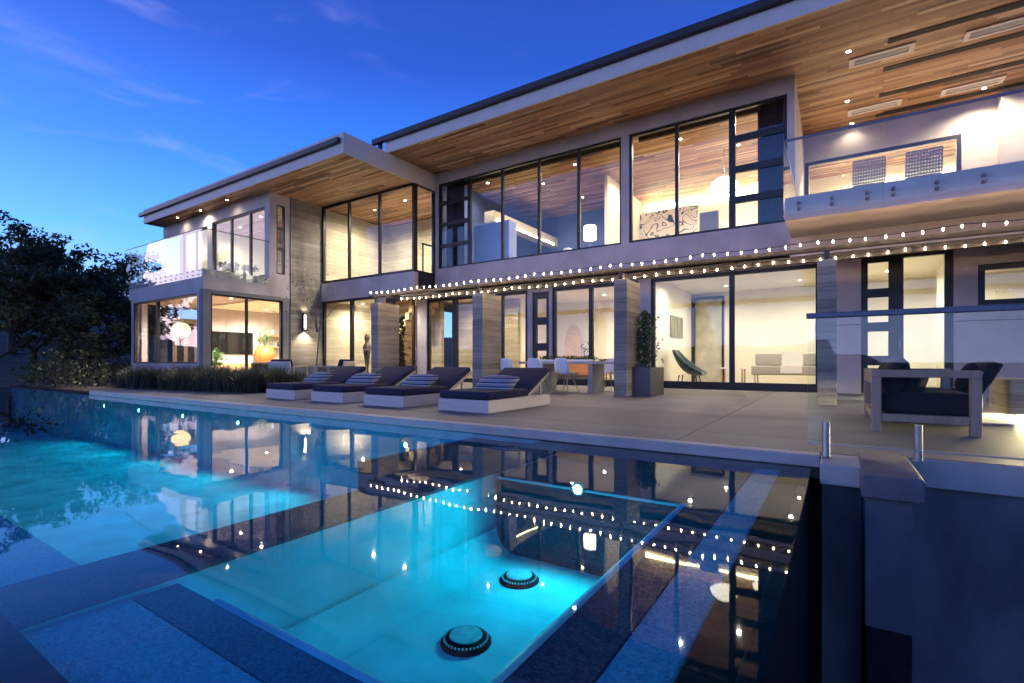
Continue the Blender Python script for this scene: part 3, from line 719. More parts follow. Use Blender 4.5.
obj('concrete_feature_wall', MB().box(SX - .25, 15.6, 0, -13.75, 15.8, 6.8).box(SX - .24, 12.46, 0, SX + .02, 15.6, 6.8), conc_y, house)
# stair flight
b = MB()
for i in range(12): b.box(-16.2 + .20 * i, 14.2, .27 * i, -15.999 + .20 * i, 15.5, .27 * i + .27)
obj('staircase', b, oak, house)
# upper rooms
obj('upper_floor', MB().box(-12, 13.55, 3.34, -.79, 20.5, UZ).box(-.79, 17.3, 3.34, 7, 21.5, UZ).box(SX, 14.6, 3.34, -12.0, 20.5, UZ).box(-24, 10.34, 3.105, SX - .26, 15, UZ), floor_in, house)
ub = MB(); ub.box(-12, 20.3, UZ, -6.95, 20.5, SZ); ub.box(-12.0, 13.56, UZ, -11.9, 20.3, SZ)
obj('blue_bedroom_wall', ub, blue_wall, house)
def wallp(*bx): obj('upper_interior_wall', MB().box(*bx), white_wall, house)
wallp(-6.95, 20.3, UZ, -.79, 20.5, SZ); wallp(-6.95, 16.7, UZ, -6.84, 20.3, SZ); wallp(-.79, 21.3, UZ, 7, 21.5, SZ); wallp(4.2, 17.3, UZ, 4.35, 21.3, SZ); wallp(-.92, 17.3, UZ, -.79, 21.3, SZ)
wallp(SX, 20.3, UZ, -12.1, 20.5, 6.85); wallp(-13.2, 16.6, UZ, -12.1, 16.75, 6.85)
wallp(-24, 14.9, UZ, SX - .26, 15.05, 6.85); wallp(SX - .26, 10.92, UZ, SX - .20, 15, 6.85); wallp(-24.1, 10.34, UZ, -24, 15, 6.85)
obj('cove_beam', MB().box(-11.2, 15.2, 6.05, -10.75, 20.3, 6.45), white_wall, house)
obj('cove_strip', MB().box(-10.75, 15.3, 6.07, -10.73, 19.9, 6.12), led_m, house)
obj('stair_guard', MB().box(-12.25, 12.9, UZ, -12.21, 12.94, 4.9).box(-12.25, 13.85, UZ, -12.21, 13.9, 4.9).box(-12.26, 12.88, 4.9, -12.2, 14.6, 4.95), dark_metal, house)
obj('blind_pocket', MB().box(-11.8, 13.92, 7.10, -5.1, 14.02, 7.24).box(-4.75, 13.92, 7.10, -1.1, 14.02, 7.24), beam_m, house)
# glowing strip added to brighten the back wall of the upper right room
obj('cove_strip', MB().box(-6.6, 20.2, 7.05, -1.0, 20.29, 7.12), led_m, house)

# ================================================================== HOUSE LIGHTS (recessed downlights)
def downlight(x, y, z, power, colr=WARMW, angle=150, spot=True):
    b = MB(); b.lathe([(.058, -.004), (.058, .004), (.045, .004), (.042, -.002)], (x, y, z - .006), 16)
    d = obj('downlight', b, fascia_m, house)
    b = MB(); b.lathe([(.042, 0), (.0001, .0005)], (x, y, z - .0125), 16); obj('lens', b, down_m, d)
    if spot: lamp('downlight_lamp', 'SPOT', (x, y, z - .03), power * 2.1, colr, house, .04, (0, 0, -1), angle, .8)
# soffits
for x, y, pw_ in ((-23.3, 9.75, 7), (-21.4, 9.78, 26), (-19.2, 9.7, 5)): downlight(x, y, cz, pw_, WARM, 150)
for x, y in ((.24, 12.9), (.26, 15.35), (.39, 16.85)): downlight(x, y, SZ, 8, WARM, 140)
for x, y in ((3.05, 16.45), (4.6, 16.3)): downlight(x, y, SZ, 100, WARM, 150)
# rooms below: (x, y) pairs
for x, y in ((-3.6, 15.2), (-3.0, 17.4), (-1.0, 15.2), (-.9, 17.4)): downlight(x, y, 3.24, 46, WARMW, 165)
for x, y in ((-7.4, 15.0), (-7.2, 17.3), (-5.4, 15.0), (-5.3, 17.3)): downlight(x, y, 3.24, 46, WARMW, 165)
for x, y in ((-12.2, 15.0), (-10.4, 15.0), (-8.8, 15.4)): downlight(x, y, 3.24, 50, WARM, 165)
for x, y in ((1.2, 15.2), (1.2, 17.0), (3.4, 15.6), (3.4, 17.6)): downlight(x, y, 3.24, 46, (1, .90, .72), 165)
for x, y in ((-16.2, 13.6), (-14.4, 13.3)): downlight(x, y, 3.13, 110, WARMW, 165)
for x, y in ((-20.8, 9.5), (-18.3, 9.4), (-20.8, 12.2), (-18.4, 12.2)): downlight(x, y, 3.04, 230, WARMW, 165)
# rooms above
for x, y in ((-15.5, 13.6), (-13.6, 13.4), (-14.6, 17.2), (-13.0, 15.5)): downlight(x, y, cz, 190, WARMW, 165)
for x, y in ((-22.6, 12.0), (-20.2, 11.6), (-18.3, 11.5), (-19.5, 13.6)): downlight(x, y, cz, 60, WARMW, 165)
for x, y in ((-10.9, 15.0), (-9.2, 16.2), (-7.4, 15.2), (-6.2, 17.4), (-8.6, 18.4)): downlight(x, y, SZ, 45, WARM, 165)
for x, y in ((-3.9, 15.2), (-2.5, 16.6), (-1.6, 15.0), (-2.9, 18.2)): downlight(x, y, SZ, 95, WARMW, 165)
for x, y in ((0.4, 18.6), (2.3, 18.6), (1.3, 20.2), (3.2, 20.2)): downlight(x, y, SZ, 230, WARMW, 165)
#SPLIT
# ================================================================== PERGOLA AND STRING LIGHTS
pg = thing('pergola', 'row of four board formed concrete columns carrying steel beams with festoon lights', 'pergola', (-6, 10.5, 0))
CX = [(-11.61, -11.31), (-7.79, -7.47), (-3.97, -3.68), (-.26, .02), (3.45, 3.75)]
for x0, x1 in CX:
    c_ = obj('column', MB().box(x0, 10.05, 0, x1, 10.90, 2.50), conc_m, pg, bevel=.008)
    b = MB()
    for y in (10.12, 10.80): b.box((x0 + x1) / 2 - .04, y - .04, 2.502, (x0 + x1) / 2 + .04, y + .04, 2.598 if y > 10.5 else 2.658)
    obj('bracket', b, dark_metal, c_)
for y in (10.07, 10.76):
    obj('beam', MB().box(-11.75, y, 2.60 if y > 10.5 else 2.66, 7, y + .09, 2.74 if y > 10.5 else 2.735), beam_m, pg, bevel=.006)
def string(y, z, x0, x1, step, label):
    s = thing('string_lights', label, 'string lights', (x0, y, z), group='festoon light strings along the pergola')
    n = int((x1 - x0) / step); pts = []; bulbs = []
    rg = random.Random(int(y * 100))
    for i in range(n + 1):
        x = x0 + i * step; k = (i % 8) / 8
        sag = -.035 * (1 - (2 * k - 1) ** 2)
        pts.append((x, y, z + sag)); bulbs.append((x + rg.uniform(-.02, .02), y + rg.uniform(-.01, .01), z + sag))
    cd_ = MB().tube(pts, .007, 5)
    for p in bulbs: cd_.tube([(p[0], p[1], p[2] + .006), (p[0], p[1], p[2] - .013)], .0095, 6)
    obj('cord', cd_, dark_metal, s)
    me = None
    for p in bulbs:
        if me is None:
            b = MB(); b.lathe([(.0001, -.052), (.0065, -.050), (.0100, -.042), (.0100, -.034), (.008, -.022), (.007, -.012)], (0, 0, 0), 8)
            o = obj('bulb', b, bulb_m, s, local=True); me = o
        else:
            o = me.copy(); COL.objects.link(o); o.parent = s
        o.location = Vector(p) - s.location
string(9.99, 2.83, -11.55, 6.6, .235, 'outer string of warm round bulbs along the front pergola beam')
string(10.70, 2.685, -11.0, 6.6, .25, 'inner string of warm round bulbs behind the concrete columns')

# ================================================================== SUN LOUNGERS
def rot_x(a): return Matrix.Rotation(a, 4, 'X')
def make_lounger(label):
    L = thing('sun_lounger', label, 'sun lounger', group='sun loungers lined up along the pool')
    obj('base', MB().box(-.475, 0, 0, .475, .028, .185).box(-.475, .028, 0, -.447, 1.83, .185).box(.447, .028, 0, .475, 1.83, .185).box(-.447, 1.80, 0, .447, 1.83, .185).box(-.447, .028, .13, .447, 1.80, .165), teak_x, L, local=True, bevel=.005)
    obj('mattress', MB().box(-.462, -.005, .19, .462, 1.14, .305), navy, L, local=True, bevel=.035, seg=4)
    a = R(27); c, s = math.cos(a), math.sin(a)
    y0, z0 = 1.13, .20
    def q(t, h): return (y0 + t * c - h * s, z0 + t * s + h * c)
    b = MB().prismx([q(0, .005), q(.80, .005), q(.80, .10), q(0, .10)], -.462, .462)
    obj('backrest', b, navy, L, local=True, bevel=.035, seg=4)
    for sx in (-.43, .43):
        p0, p1 = q(.02, -.02), q(.79, -.02)
        obj('backrest_rail', MB().bar((sx, *p0), (sx, *p1), .035, .045), teak, L, local=True)
        p2 = q(.52, -.04)
        obj('prop', MB().bar((sx * .93, 1.62, .19), (sx * .93, *p2), .03, .04), teak, L, local=True)
    return L
LX = [(-9.33, 'farthest'), (-7.89, 'second farthest'), (-6.33, 'second nearest'), (-4.645, 'nearest')]
NM = ['navy cushioned wooden sun lounger farthest left, beside the grass bed and the timber armchairs',
      'navy cushioned sun lounger in front of the climbing plant in its dark trough',
      'navy cushioned sun lounger in front of the yellow lit glass doors, third from the left',
      'nearest and largest looking sun lounger, navy mattress, in front of the dining chairs']
PN = ['striped pillow on the sun lounger farthest left', 'striped pillow on the sun lounger in front of the climbing plant',
      'striped pillow on the third sun lounger from the left', 'striped pillow on the nearest sun lounger by the dining chairs']
first = make_lounger(NM[3]); first.location = (LX[3][0], 5.75, 0)
def pillow_at(x, label, i):
    M = Matrix.Translation((0, 0, .21)) @ rot_x(R(-58)) 
    b = MB().pillow(.74, .38, .20, M)
    o = obj('striped_pillow', b, stripe, None)
    o.location = (x - .03 + .03 * (i % 2), 5.75 + .88, .245); o.rotation_euler = (0, 0, R((-6, 4, -3, 3)[i]))
    tag(o, label, 'pillow', 'striped pillows on the loungers')
for i, (x, _) in enumerate(LX):
    if i < 3: dup(first, (x, 5.75 + (.0, .03, -.02)[i], 0), R((1.2, -.8, .7)[i]), NM[i])
    pillow_at(x, PN[i], i)

# ================================================================== DINING SET
tb = thing('dining_table', 'long pale grey outdoor dining table between the concrete columns', 'table', (-5.6, 11.3, 0))
obj('tabletop', MB().box(-6.95, 10.92, .69, -4.25, 11.80, .75), coping_m, tb, bevel=.006)
for x in (-6.3, -4.95): obj('leg', MB().box(x - .06, 11.0, 0, x + .06, 11.72, .69), coping_m, tb)
def make_chair(label):
    c = thing('dining_chair', label, 'chair', group='white shell chairs at the dining table')
    prof = [(.23, .425, .20), (.20, .445, .215), (.08, .435, .225), (-.06, .43, .225), (-.16, .455, .22), (-.205, .52, .215), (-.225, .60, .21), (-.245, .70, .20), (-.262, .79, .18), (-.268, .83, .14)]
    b = MB(); m_ = 9; vs = []
    for k, (y, z, hw) in enumerate(prof):
        for j in range(m_):
            u = -1 + 2 * j / (m_ - 1)
            lift = .045 * abs(u) ** 2.5 * (1 if k < 5 else 0); fwd = .07 * abs(u) ** 2.2 * (1 if k >= 5 else k / 6)
            vs.append((u * hw, y + fwd, z + lift))
    fs = [(i * m_ + j, i * m_ + j + 1, (i + 1) * m_ + j + 1, (i + 1) * m_ + j) for i in range(len(prof) - 1) for j in range(m_ - 1)]
    b.add(vs, fs, True)
    s = obj('shell', b, white_shell, c, local=True); so_ = s.modifiers.new('thick', 'SOLIDIFY'); so_.thickness = .012
    for sx in (-1, 1):
        for sy in (-1, 1):
            obj('leg', MB().tube([(sx * .10, sy * .09, .43), (sx * .235, sy * .225, 0)], [.017, .011], 8), oak, c, local=True)
    b = MB()
    b.bar((-.14, -.13, .3), (.14, .13, .3), .008); b.bar((.14, -.13, .306), (-.14, .13, .306), .008)
    obj('brace', b, dark_metal, c, local=True)
    return c
c0 = make_chair('white shell chair at the left end of the dining table'); c0.location = (-6.95, 10.55, 0); c0.rotation_euler = (0, 0, R(-4))
dup(c0, (-6.15, 10.55, 0), R(5), 'white shell chair in the middle of the near side of the dining table')
dup(c0, (-5.35, 10.50, 0), R(-10), 'white shell chair just right of the nearest lounger backrest')
dup(c0, (-4.95, 12.15, 0), R(172), 'white shell chair on the far side of the dining table, by the glass door')
cp = thing('centrepiece', 'low green centrepiece in a white trough on the dining table', 'centrepiece', (-5.75, 11.35, .752))
obj('trough', MB().box(-6.5, 11.25, .752, -5.0, 11.45, .80), white_shell, cp, bevel=.01)
b = MB(); rg = random.Random(3)
for i in range(16): b.leaves((-6.45 + i * .095, 11.35, .84), .10, 34, .07, rg, .6)
obj('foliage', b, leaf_gr, cp)
bowl = MB().lathe([(.05, 0), (.06, .01), (.13, .06), (.125, .062), (.05, .02), (.0001, .02)], (-4.75, 11.3, .752), 20)
tag(obj('wooden_bowl', bowl, oak), 'small wooden bowl at the right end of the dining table', 'bowl')

# ================================================================== PLANTERS AND PLANTS
def box_planter(x0, x1, y0, y1, h, label):
    p = thing('planter_box', label, 'planter', ((x0 + x1) / 2, (y0 + y1) / 2, 0), group=None)
    b = MB().wall('y', y0, y0 + .03, x0, x1, 0, h).wall('y', y1 - .03, y1, x0, x1, 0, h).wall('x', x0, x0 + .03, y0 + .03, y1 - .03, 0, h).wall('x', x1 - .03, x1, y0 + .03, y1 - .03, 0, h)
    obj('shell', b, planter_m, p)
    obj('soil', MB().box(x0 + .03, y0 + .03, .02, x1 - .03, y1 - .03, h - .05), soil, p)
    return p
def climber(x, y, z, h, r, label, n=26, seed=1, sz=.075, flowers=False):
    rg = random.Random(seed)
    c = thing('climbing_plant', label, 'plant', (x, y, z))
    s = MB()
    for k in range(3):
        a = rg.uniform(0, 6.28); s.tube([(x + .05 * math.cos(a + t * 2), y + .05 * math.sin(a + t * 2), z + h * t / 6) for t in range(7)], .008, 5)
    obj('stem', s, bark, c)
    b = MB()
    for i in range(n):
        tt = i / n; rr = r * (1 - .62 * tt) * rg.uniform(.55, 1.1); a = rg.uniform(0, 6.28); d = rg.uniform(0, .55) * r
        b.leaves((x + d * math.cos(a), y + d * math.sin(a), z + .05 + h * tt), rr, 60, sz, rg, 1.0)
    for i in range(14):                                  # stray shoots
        a = rg.uniform(0, 6.28); zz = z + h * rg.uniform(.1, .95); rr = r * rg.uniform(1.0, 1.6)
        b.leaves((x + rr * math.cos(a), y + rr * math.sin(a), zz), .05, 5, sz, rg)
    obj('foliage', b, leaf_gr, c)
    return c
box_planter(-3.76, -3.28, 10.37, 11.35, .62, 'square zinc grey planter beside the column right of the dining table')
climber(-3.50, 10.75, .58, 1.22, .26, 'tall cone shaped leafy climber in the square zinc planter', 30, 5)
p0, p1 = at(378, 380, 10.95), at(409, 380, 10.95)
box_planter(p0.x, p1.x, 10.94, 11.3, .62, 'low dark trough planter behind the loungers at the leftmost column')
pa, pb = at(389, 350, 11.1), at(401, 350, 11.1)
climber(pa.x, 11.1, .58, 1.15, .17, 'shorter leafy climber on the left in the dark trough behind the loungers', 24, 11)
climber(pb.x, 11.1, .58, 1.55, .17, 'taller leafy climber on the right in the dark trough behind the loungers', 28, 12)
# slim tree in front of the board formed wall
q = at(318, 380, 10.6)
tp = box_planter(q.x - .75, q.x + .45, 10.2, 11.0, .58, 'wide dark square planter under the slim tree by the wall lamp')
st = thing('slim_tree', 'slim bare stemmed young tree in front of the board formed concrete wall', 'tree', (q.x - .1, 10.6, .5))
rg = random.Random(21)
b = MB(); lv = MB()
bx, by = q.x - .1, 10.6
def limb(b, p, d, L, r, depth, rg, tips, bend=.35):
    pts = [Vector(p)]; dd = Vector(d).normalized(); rad = [r]
    for i in range(4):
        dd = (dd + Vector((rg.gauss(0, bend), rg.gauss(0, bend), rg.gauss(.05, bend * .6))) * .4).normalized()
        pts.append(pts[-1] + dd * L / 4); rad.append(r * (1 - .16 * (i + 1)))
    b.tube(pts, rad, 6 if depth > 0 else 5, False)
    tips.append(pts[-1])
    if depth > 0:
        for k in range(rg.choice((2, 3)) if depth > 1 else 3):
            i = rg.choice((2, 3, 4, 4)); ax = Vector((rg.gauss(0, 1), rg.gauss(0, 1), rg.gauss(.25, .6))).normalized()
            limb(b, pts[i], (dd * .8 + ax * .75), L * rg.uniform(.6, .82), rad[i] * .72, depth - 1, rg, tips, bend)
tips = []
limb(b, (bx, by, .5), (.05, 0, 1), 1.35, .035, 0, rg, [], .1)
top = Vector(b.v[-3])
for d in ((-.35, 0, 1), (.30, .1, 1), (.0, -.2, 1.1), (-.15, .3, 1)): limb(b, (bx + .05, by, 1.75), d, 1.25, .022, 2, rg, tips, .3)
obj('trunk', b, mat('pale_grey_bark', (.12, .10, .09), .9, .2, 9), st)
for tp_ in tips: lv.leaves(tp_, .24, 5, .075, rg)
obj('crown', lv, leaf_gr, st)
# ornamental grass bed in front of the wing
rg = random.Random(4); b = MB()
def inside(x, y):  # bed outline between the path, the wing and the loungers
    return -17.0 + .10 * (y - 5.5) < x < -11.3 - .45 * max(0, 7.2 - y) and 5.55 + .22 * (x + 17) * .6 < y < 7.75
cnt = 0
while cnt < 420:
    x, y = rg.uniform(-17.2, -11.0), rg.uniform(5.4, 7.8)
    if not inside(x, y): continue
    cnt += 1
    hh = rg.uniform(.36, .68)
    for k in range(34):
        a = rg.uniform(0, 6.28); l = rg.uniform(.1, .42); px, py = x + rg.gauss(0, .06), y + rg.gauss(0, .06)
        hx, hy = math.cos(a), math.sin(a); wd = .007
        h1 = hh * rg.uniform(.7, 1.1)
        m1 = (px + hx * l * .35, py + hy * l * .35, .0 + h1 * .65); m2 = (px + hx * l, py + hy * l, h1)
        b.add([(px - hy * wd, py + hx * wd, 0), (px + hy * wd, py - hx * wd, 0), (m1[0] + hy * wd, m1[1] - hx * wd, m1[2]), (m1[0] - hy * wd, m1[1] + hx * wd, m1[2]), m2], [(0, 1, 2, 3), (3, 2, 4)])
gb_ = obj('ornamental_grass', b, grass_m); tag(gb_, 'bed of dark ornamental grass below the left wing windows', 'grass'); gb_['kind'] = 'stuff'
struct('planting_bed', MB().prismz([(-17.3, 5.45), (-11.6, 6.2), (-11.2, 7.8), (-17.0, 7.85), (-17.3, 7.0)], .0, .012), soil)

# ================================================================== OUTDOOR SEATS AT THE RIGHT
sf = thing('outdoor_sofa', 'timber framed outdoor sofa with black cushions seen end on at the right', 'sofa', (.8, 7.3, 0))
def arm(y):
    a = MB()
    for x in (.33, 1.13): a.box(x, y, 0, x + .085, y + .09, .58)
    a.box(.33, y, .582, 1.215, y + .09, .66); a.box(.417, y + .01, .11, 1.128, y + .08, .19)
    return obj('arm_frame', a, sofa_wood, sf, bevel=.004)
arm(6.62); arm(8.25)
obj('seat_rail', MB().box(.34, 6.712, .11, .40, 8.248, .19).box(1.14, 6.712, .11, 1.20, 8.248, .19).box(.40, 6.72, .15, 1.14, 8.24, .188), sofa_wood, sf)
obj('back_rail', MB().box(.34, 6.712, .50, .40, 8.248, .64), sofa_wood, sf)
obj('seat_cushion', MB().box(.42, 6.73, .19, 1.18, 7.47, .42).box(.42, 7.49, .19, 1.18, 8.23, .42), black_fab, sf, bevel=.04, seg=4)
for y in (7.1, 7.85):
    M = Matrix.Translation((.56, y, .57)) @ Matrix.Rotation(R(90), 4, 'Z') @ rot_x(R(14))
    obj('back_cushion', MB().pillow(.74, .46, .24, M), black_fab, sf)
M = Matrix.Translation((.74, 6.98, .50)) @ Matrix.Rotation(R(70), 4, 'Z') @ rot_x(R(20))
tag(obj('throw_pillow', MB().pillow(.40, .34, .15, M), black_fab), 'small black pillow leaning in the seat of the outdoor sofa', 'pillow')
ac = thing('outdoor_armchair', 'timber armchair with a leaning black back cushion behind the outdoor sofa', 'armchair', (1.55, 8.75, 0))
b = MB()
for y in (8.40, 9.05):
    b.bar((1.20, y, 0), (1.20, y, .56), .06, .07); b.bar((1.72, y, 0), (1.84, y, .60), .06, .07); b.bar((1.16, y, .575), (1.86, y, .60), .07, .035); b.bar((1.2, y, .24), (1.76, y, .22), .05, .06)
b.bar((1.2, 8.43, .24), (1.2, 9.02, .24), .05, .06); b.bar((1.76, 8.43, .22), (1.76, 9.02, .22), .05, .06)
obj('frame', b, teak, ac)
obj('seat_cushion', MB().box(1.18, 8.45, .27, 1.74, 9.0, .39), black_fab, ac, bevel=.03, seg=4)
b = MB().prism([(1.64, .33), (1.78, .31), (1.98, .72), (1.84, .76)], 8.36, 9.08); obj('back_cushion', b, black_fab, ac, bevel=.03, seg=4)
tag(obj('throw_pillow', MB().pillow(.42, .40, .16, Matrix.Translation((1.42, 8.6, .56)) @ Matrix.Rotation(R(82), 4, 'Z') @ rot_x(R(24))), black_fab), 'black pillow against the back of the timber armchair', 'pillow')
ac.location.x -= .24
fb = thing('concrete_bench', 'long pale concrete bench block glowing from a light strip beneath, right edge', 'bench', (3.2, 9.4, 0))
obj('block', MB().box(1.86, 8.75, .07, 4.6, 9.75, .52), conc_y, fb, bevel=.01)
obj('plinth', MB().box(2.05, 8.90, 0, 4.5, 9.6, .07), gutter_m, fb)
obj('light_strip', MB().box(2.04, 8.885, .035, 4.5, 8.899, .065).box(2.035, 8.9, .035, 2.049, 9.6, .065), emit('bench_led', (1, .82, .45), 900), fb)
mt_ = tag(obj('floor_mat', MB().box(1.28, 8.0, .003, 1.75, 8.35, .018), linen), 'small grey mat on the deck between the sofa and the glowing bench', 'mat')

# timber armchairs by the slim tree
def lounge_chair(loc, rz, label):
    a = thing('timber_armchair', label, 'armchair', loc, rz, 'timber armchairs beside the loungers')
    for s in (-1, 1):
        b = MB(); b.bar((s * .36, -.34, 0), (s * .36, -.36, .58), .05, .07); b.bar((s * .36, .34, 0), (s * .36, .32, .60), .05, .07); b.bar((s * .36, -.40, .60), (s * .36, .38, .62), .075, .035)
        obj('side_frame', b, teak, a, local=True)
    obj('back_panel', MB().prismx([(-.33, .28), (-.37, .27), (-.50, .74), (-.46, .75)], -.33, .33), teak_x, a, local=True)
    obj('seat_base', MB().box(-.33, -.33, .20, .33, .34, .26), teak, a, local=True)
    obj('seat_cushion', MB().box(-.32, -.30, .262, .32, .35, .40), navy, a, local=True, bevel=.035, seg=4)
    obj('back_cushion', MB().prismx([(-.30, .41), (-.19, .41), (-.32, .82), (-.44, .80)], -.31, .31), navy, a, local=True, bevel=.035, seg=4)
    return a
q1, q2 = at(289, 385, 8.5), at(333, 385, 9.0)
lounge_chair((q1.x, 8.5, 0), R(25), 'timber armchair with its wooden back to the pool beside the grass bed')
lounge_chair((q2.x, 9.0, 0), R(118), 'timber armchair turned sideways behind the leftmost lounger backrest')

# wall lamp on board formed wall
wl_ = thing('wall_sconce', 'lit dark box wall lamp washing the board formed concrete', 'wall lamp', (-16.95, 11.45, 2.25))
obj('housing', MB().box(-16.998, 11.37, 1.93, -16.90, 11.40, 2.58).box(-16.998, 11.50, 1.93, -16.90, 11.53, 2.58).box(-16.998, 11.40, 1.93, -16.985, 11.50, 2.58), frame_m, wl_)
obj('lamp_glass', MB().box(-16.984, 11.405, 2.0, -16.91, 11.495, 2.52), emit('sconce_glass', (1, .84, .55), 9), wl_, bevel=.01)
lamp('sconce_lamp', 'SPOT', (-16.84, 11.45, 1.92), 50, WARM, wl_, .03, (-.16, 0, -1), 115, .7)
lamp('sconce_lamp', 'SPOT', (-16.84, 11.45, 2.56), 6, WARM, wl_, .03, (-.1, 0, 1), 100, .5)
#SPLIT
# ================================================================== INSIDE THE ROOMS
# --- left wing
def box_thing(name, label, cat, mb, m, **kw): return tag(obj(name, mb, m, **kw), label, cat)
a0, a1 = atx(211, 331, -22.3), atx(253, 354.5, -22.3)
tv = thing('television', 'wide black flat television on the cream wall of the left wing', 'television', (-22.3, (a0.y + a1.y) / 2, a1.z))
obj('screen', MB().box(-22.34, a0.y, a1.z, -22.285, a1.y, a0.z), screen_m, tv, bevel=.01)
cs = thing('media_console', 'long low oak console under the television', 'console', (-22.0, 12, 0))
obj('cabinet', MB().box(-22.34, 10.2, .16, -21.75, 14.2, .66), oak, cs, bevel=.006)
obj('leg', MB().box(-22.25, 10.4, .0, -21.9, 10.46, .16), dark_metal, cs); obj('leg', MB().box(-22.25, 13.9, .0, -21.9, 13.96, .16), dark_metal, cs)
v = atx(265, 363, -22.02)
vz = thing('orange_vase', 'round orange glazed vase holding leafy sprigs on the oak console', 'vase', (v.x, v.y, .662))
obj('body', MB().lathe([(.16, 0), (.34, .10), (.45, .34), (.43, .56), (.28, .76), (.15, .80), (.13, .78), (.001, .70)], (v.x, v.y, .662), 24), terracotta, vz)
b = MB(); rg = random.Random(9)
for k in range(9):
    a = rg.uniform(0, 6.28); b.leaves((v.x + .22 * math.cos(a), v.y + .24 * math.sin(a), 1.85 + rg.uniform(-.15, .2)), .18, 14, .13, rg)
    b.tube([(v.x, v.y, 1.4), (v.x + .2 * math.cos(a), v.y + .2 * math.sin(a), 1.85)], .008, 4)
obj('sprigs', b, leaf_br, vz)
for i, (z, lab) in enumerate(((1.93, 'upper oak wall shelf right of the television'), (1.40, 'lower oak wall shelf right of the television'))):
    tag(obj('wall_shelf', MB().box(-22.34, 12.95, z, -22.06, 14.1, z + .05), oak), lab, 'shelf', 'oak wall shelves')
    b = MB(); b.lathe([(.05, 0), (.08, .08), (.05, .2), (.03, .24), (.02, .24)], (-22.2, 13.3 + .3 * i, z + .052), 14)
    tag(obj('small_jar', b, (white_shell, teal)[i]), ('small white jar on the upper oak wall shelf', 'small teal jar on the lower oak wall shelf')[i], 'jar')
dd = thing('interior_door', 'dark framed inner door on the end wall of the left wing', 'door', (-22.33, 9.6, .012))
obj('leaf', MB().wall('x', -22.345, -22.28, 9.15, 10.1, .014, 2.5, [(9.3, 9.55, .25, 2.3), (9.7, 9.95, .25, 2.3)]), mat('dark_stained_wood', (.05, .028, .018), .5, .2, 8), dd)
obj('panel', MB().box(-22.33, 9.29, .24, -22.31, 9.96, 2.31), screen_m, dd)
c = atx(181, 330, -20.3)
pn = thing('pendant_lamp', 'round woven amber pendant lamp in the left wing corner window', 'pendant lamp', tuple(c))
obj('shade', MB().lathe([(.08, .26), (.22, .20), (.31, .05), (.30, -.08), (.22, -.20), (.09, -.26)], tuple(c), 24), emit('woven_amber_shade', (1, .60, .25), 1.5), pn)
obj('cord', MB().tube([(c.x, c.y, c.z + .26), (c.x, c.y, 3.04)], .008, 6), dark_metal, pn)
c = atx(214, 372, -18.3)
fp = thing('house_plant', 'bright green leafy house plant behind the wing window', 'plant', (c.x, c.y, .012))
obj('pot', MB().lathe([(.14, 0), (.19, .35), (.17, .36), (.001, .30)], (c.x, c.y, .012), 18), white_shell, fp)
b = MB()
for k in range(18): b.leaves((c.x + rg.gauss(0, .12), c.y + rg.gauss(0, .12), .55 + k * .03), .20, 12, .17, rg)
obj('foliage', b, leaf_br, fp)
rs = thing('reading_chair', 'low dark armchair just behind the wing side window', 'armchair', (-18.2, 10.3, .012))
obj('seat', MB().box(-18.6, 9.95, .12, -17.85, 10.65, .42), black_fab, rs, bevel=.05, seg=4)
obj('back', MB().box(-17.98, 9.92, .42, -17.8, 10.68, .72), black_fab, rs, bevel=.06, seg=4)
for x in (-18.5, -17.9):
    for y in (10.02, 10.58): obj('leg', MB().tube([(x, y, .012), (x, y, .12)], .02, 6), oak, rs)

# --- bedroom of the wing (upper)
pt_ = thing('green_painting', 'blue and green landscape painting on the upper wing wall', 'painting', (-18.6, 14.88, 4.6))
g0, g1 = at(251.5, 245, 14.86), at(266, 258, 14.86)
m_ = mat('green_blue_paint', (.10, .32, .30), .6, .8, 1.6)
obj('canvas', MB().box(g0.x, 14.84, g1.z, g1.x, 14.895, g0.z), m_, pt_)
q = at(238, 260, 12.2)
hp = thing('potted_palm', 'tall feathery potted palm behind the upper wing window', 'plant', (q.x, 12.2, UZ))
obj('pot', MB().lathe([(.18, 0), (.24, .4), (.22, .41), (.001, .36)], (q.x, 12.2, UZ), 18), white_shell, hp)
b = MB()
for k in range(11):
    a = 2 * pi * k / 11
    for t in range(10): b.leaves((q.x + .09 * t * math.cos(a), 12.2 + .09 * t * math.sin(a), UZ + .6 + .19 * t - .012 * t * t), .10, 6, .2, rg)
obj('fronds', b, leaf_gr, hp)
bd = thing('bed', 'white bed in the upper wing room', 'bed', (-20.0, 12.8, UZ))
obj('mattress', MB().box(-21.3, 12.2, UZ + .2, -19.3, 13.9, UZ + .55), cloth_w, bd, bevel=.06, seg=4)
obj('base', MB().box(-21.35, 12.15, UZ, -19.25, 13.95, UZ + .2), oak, bd)

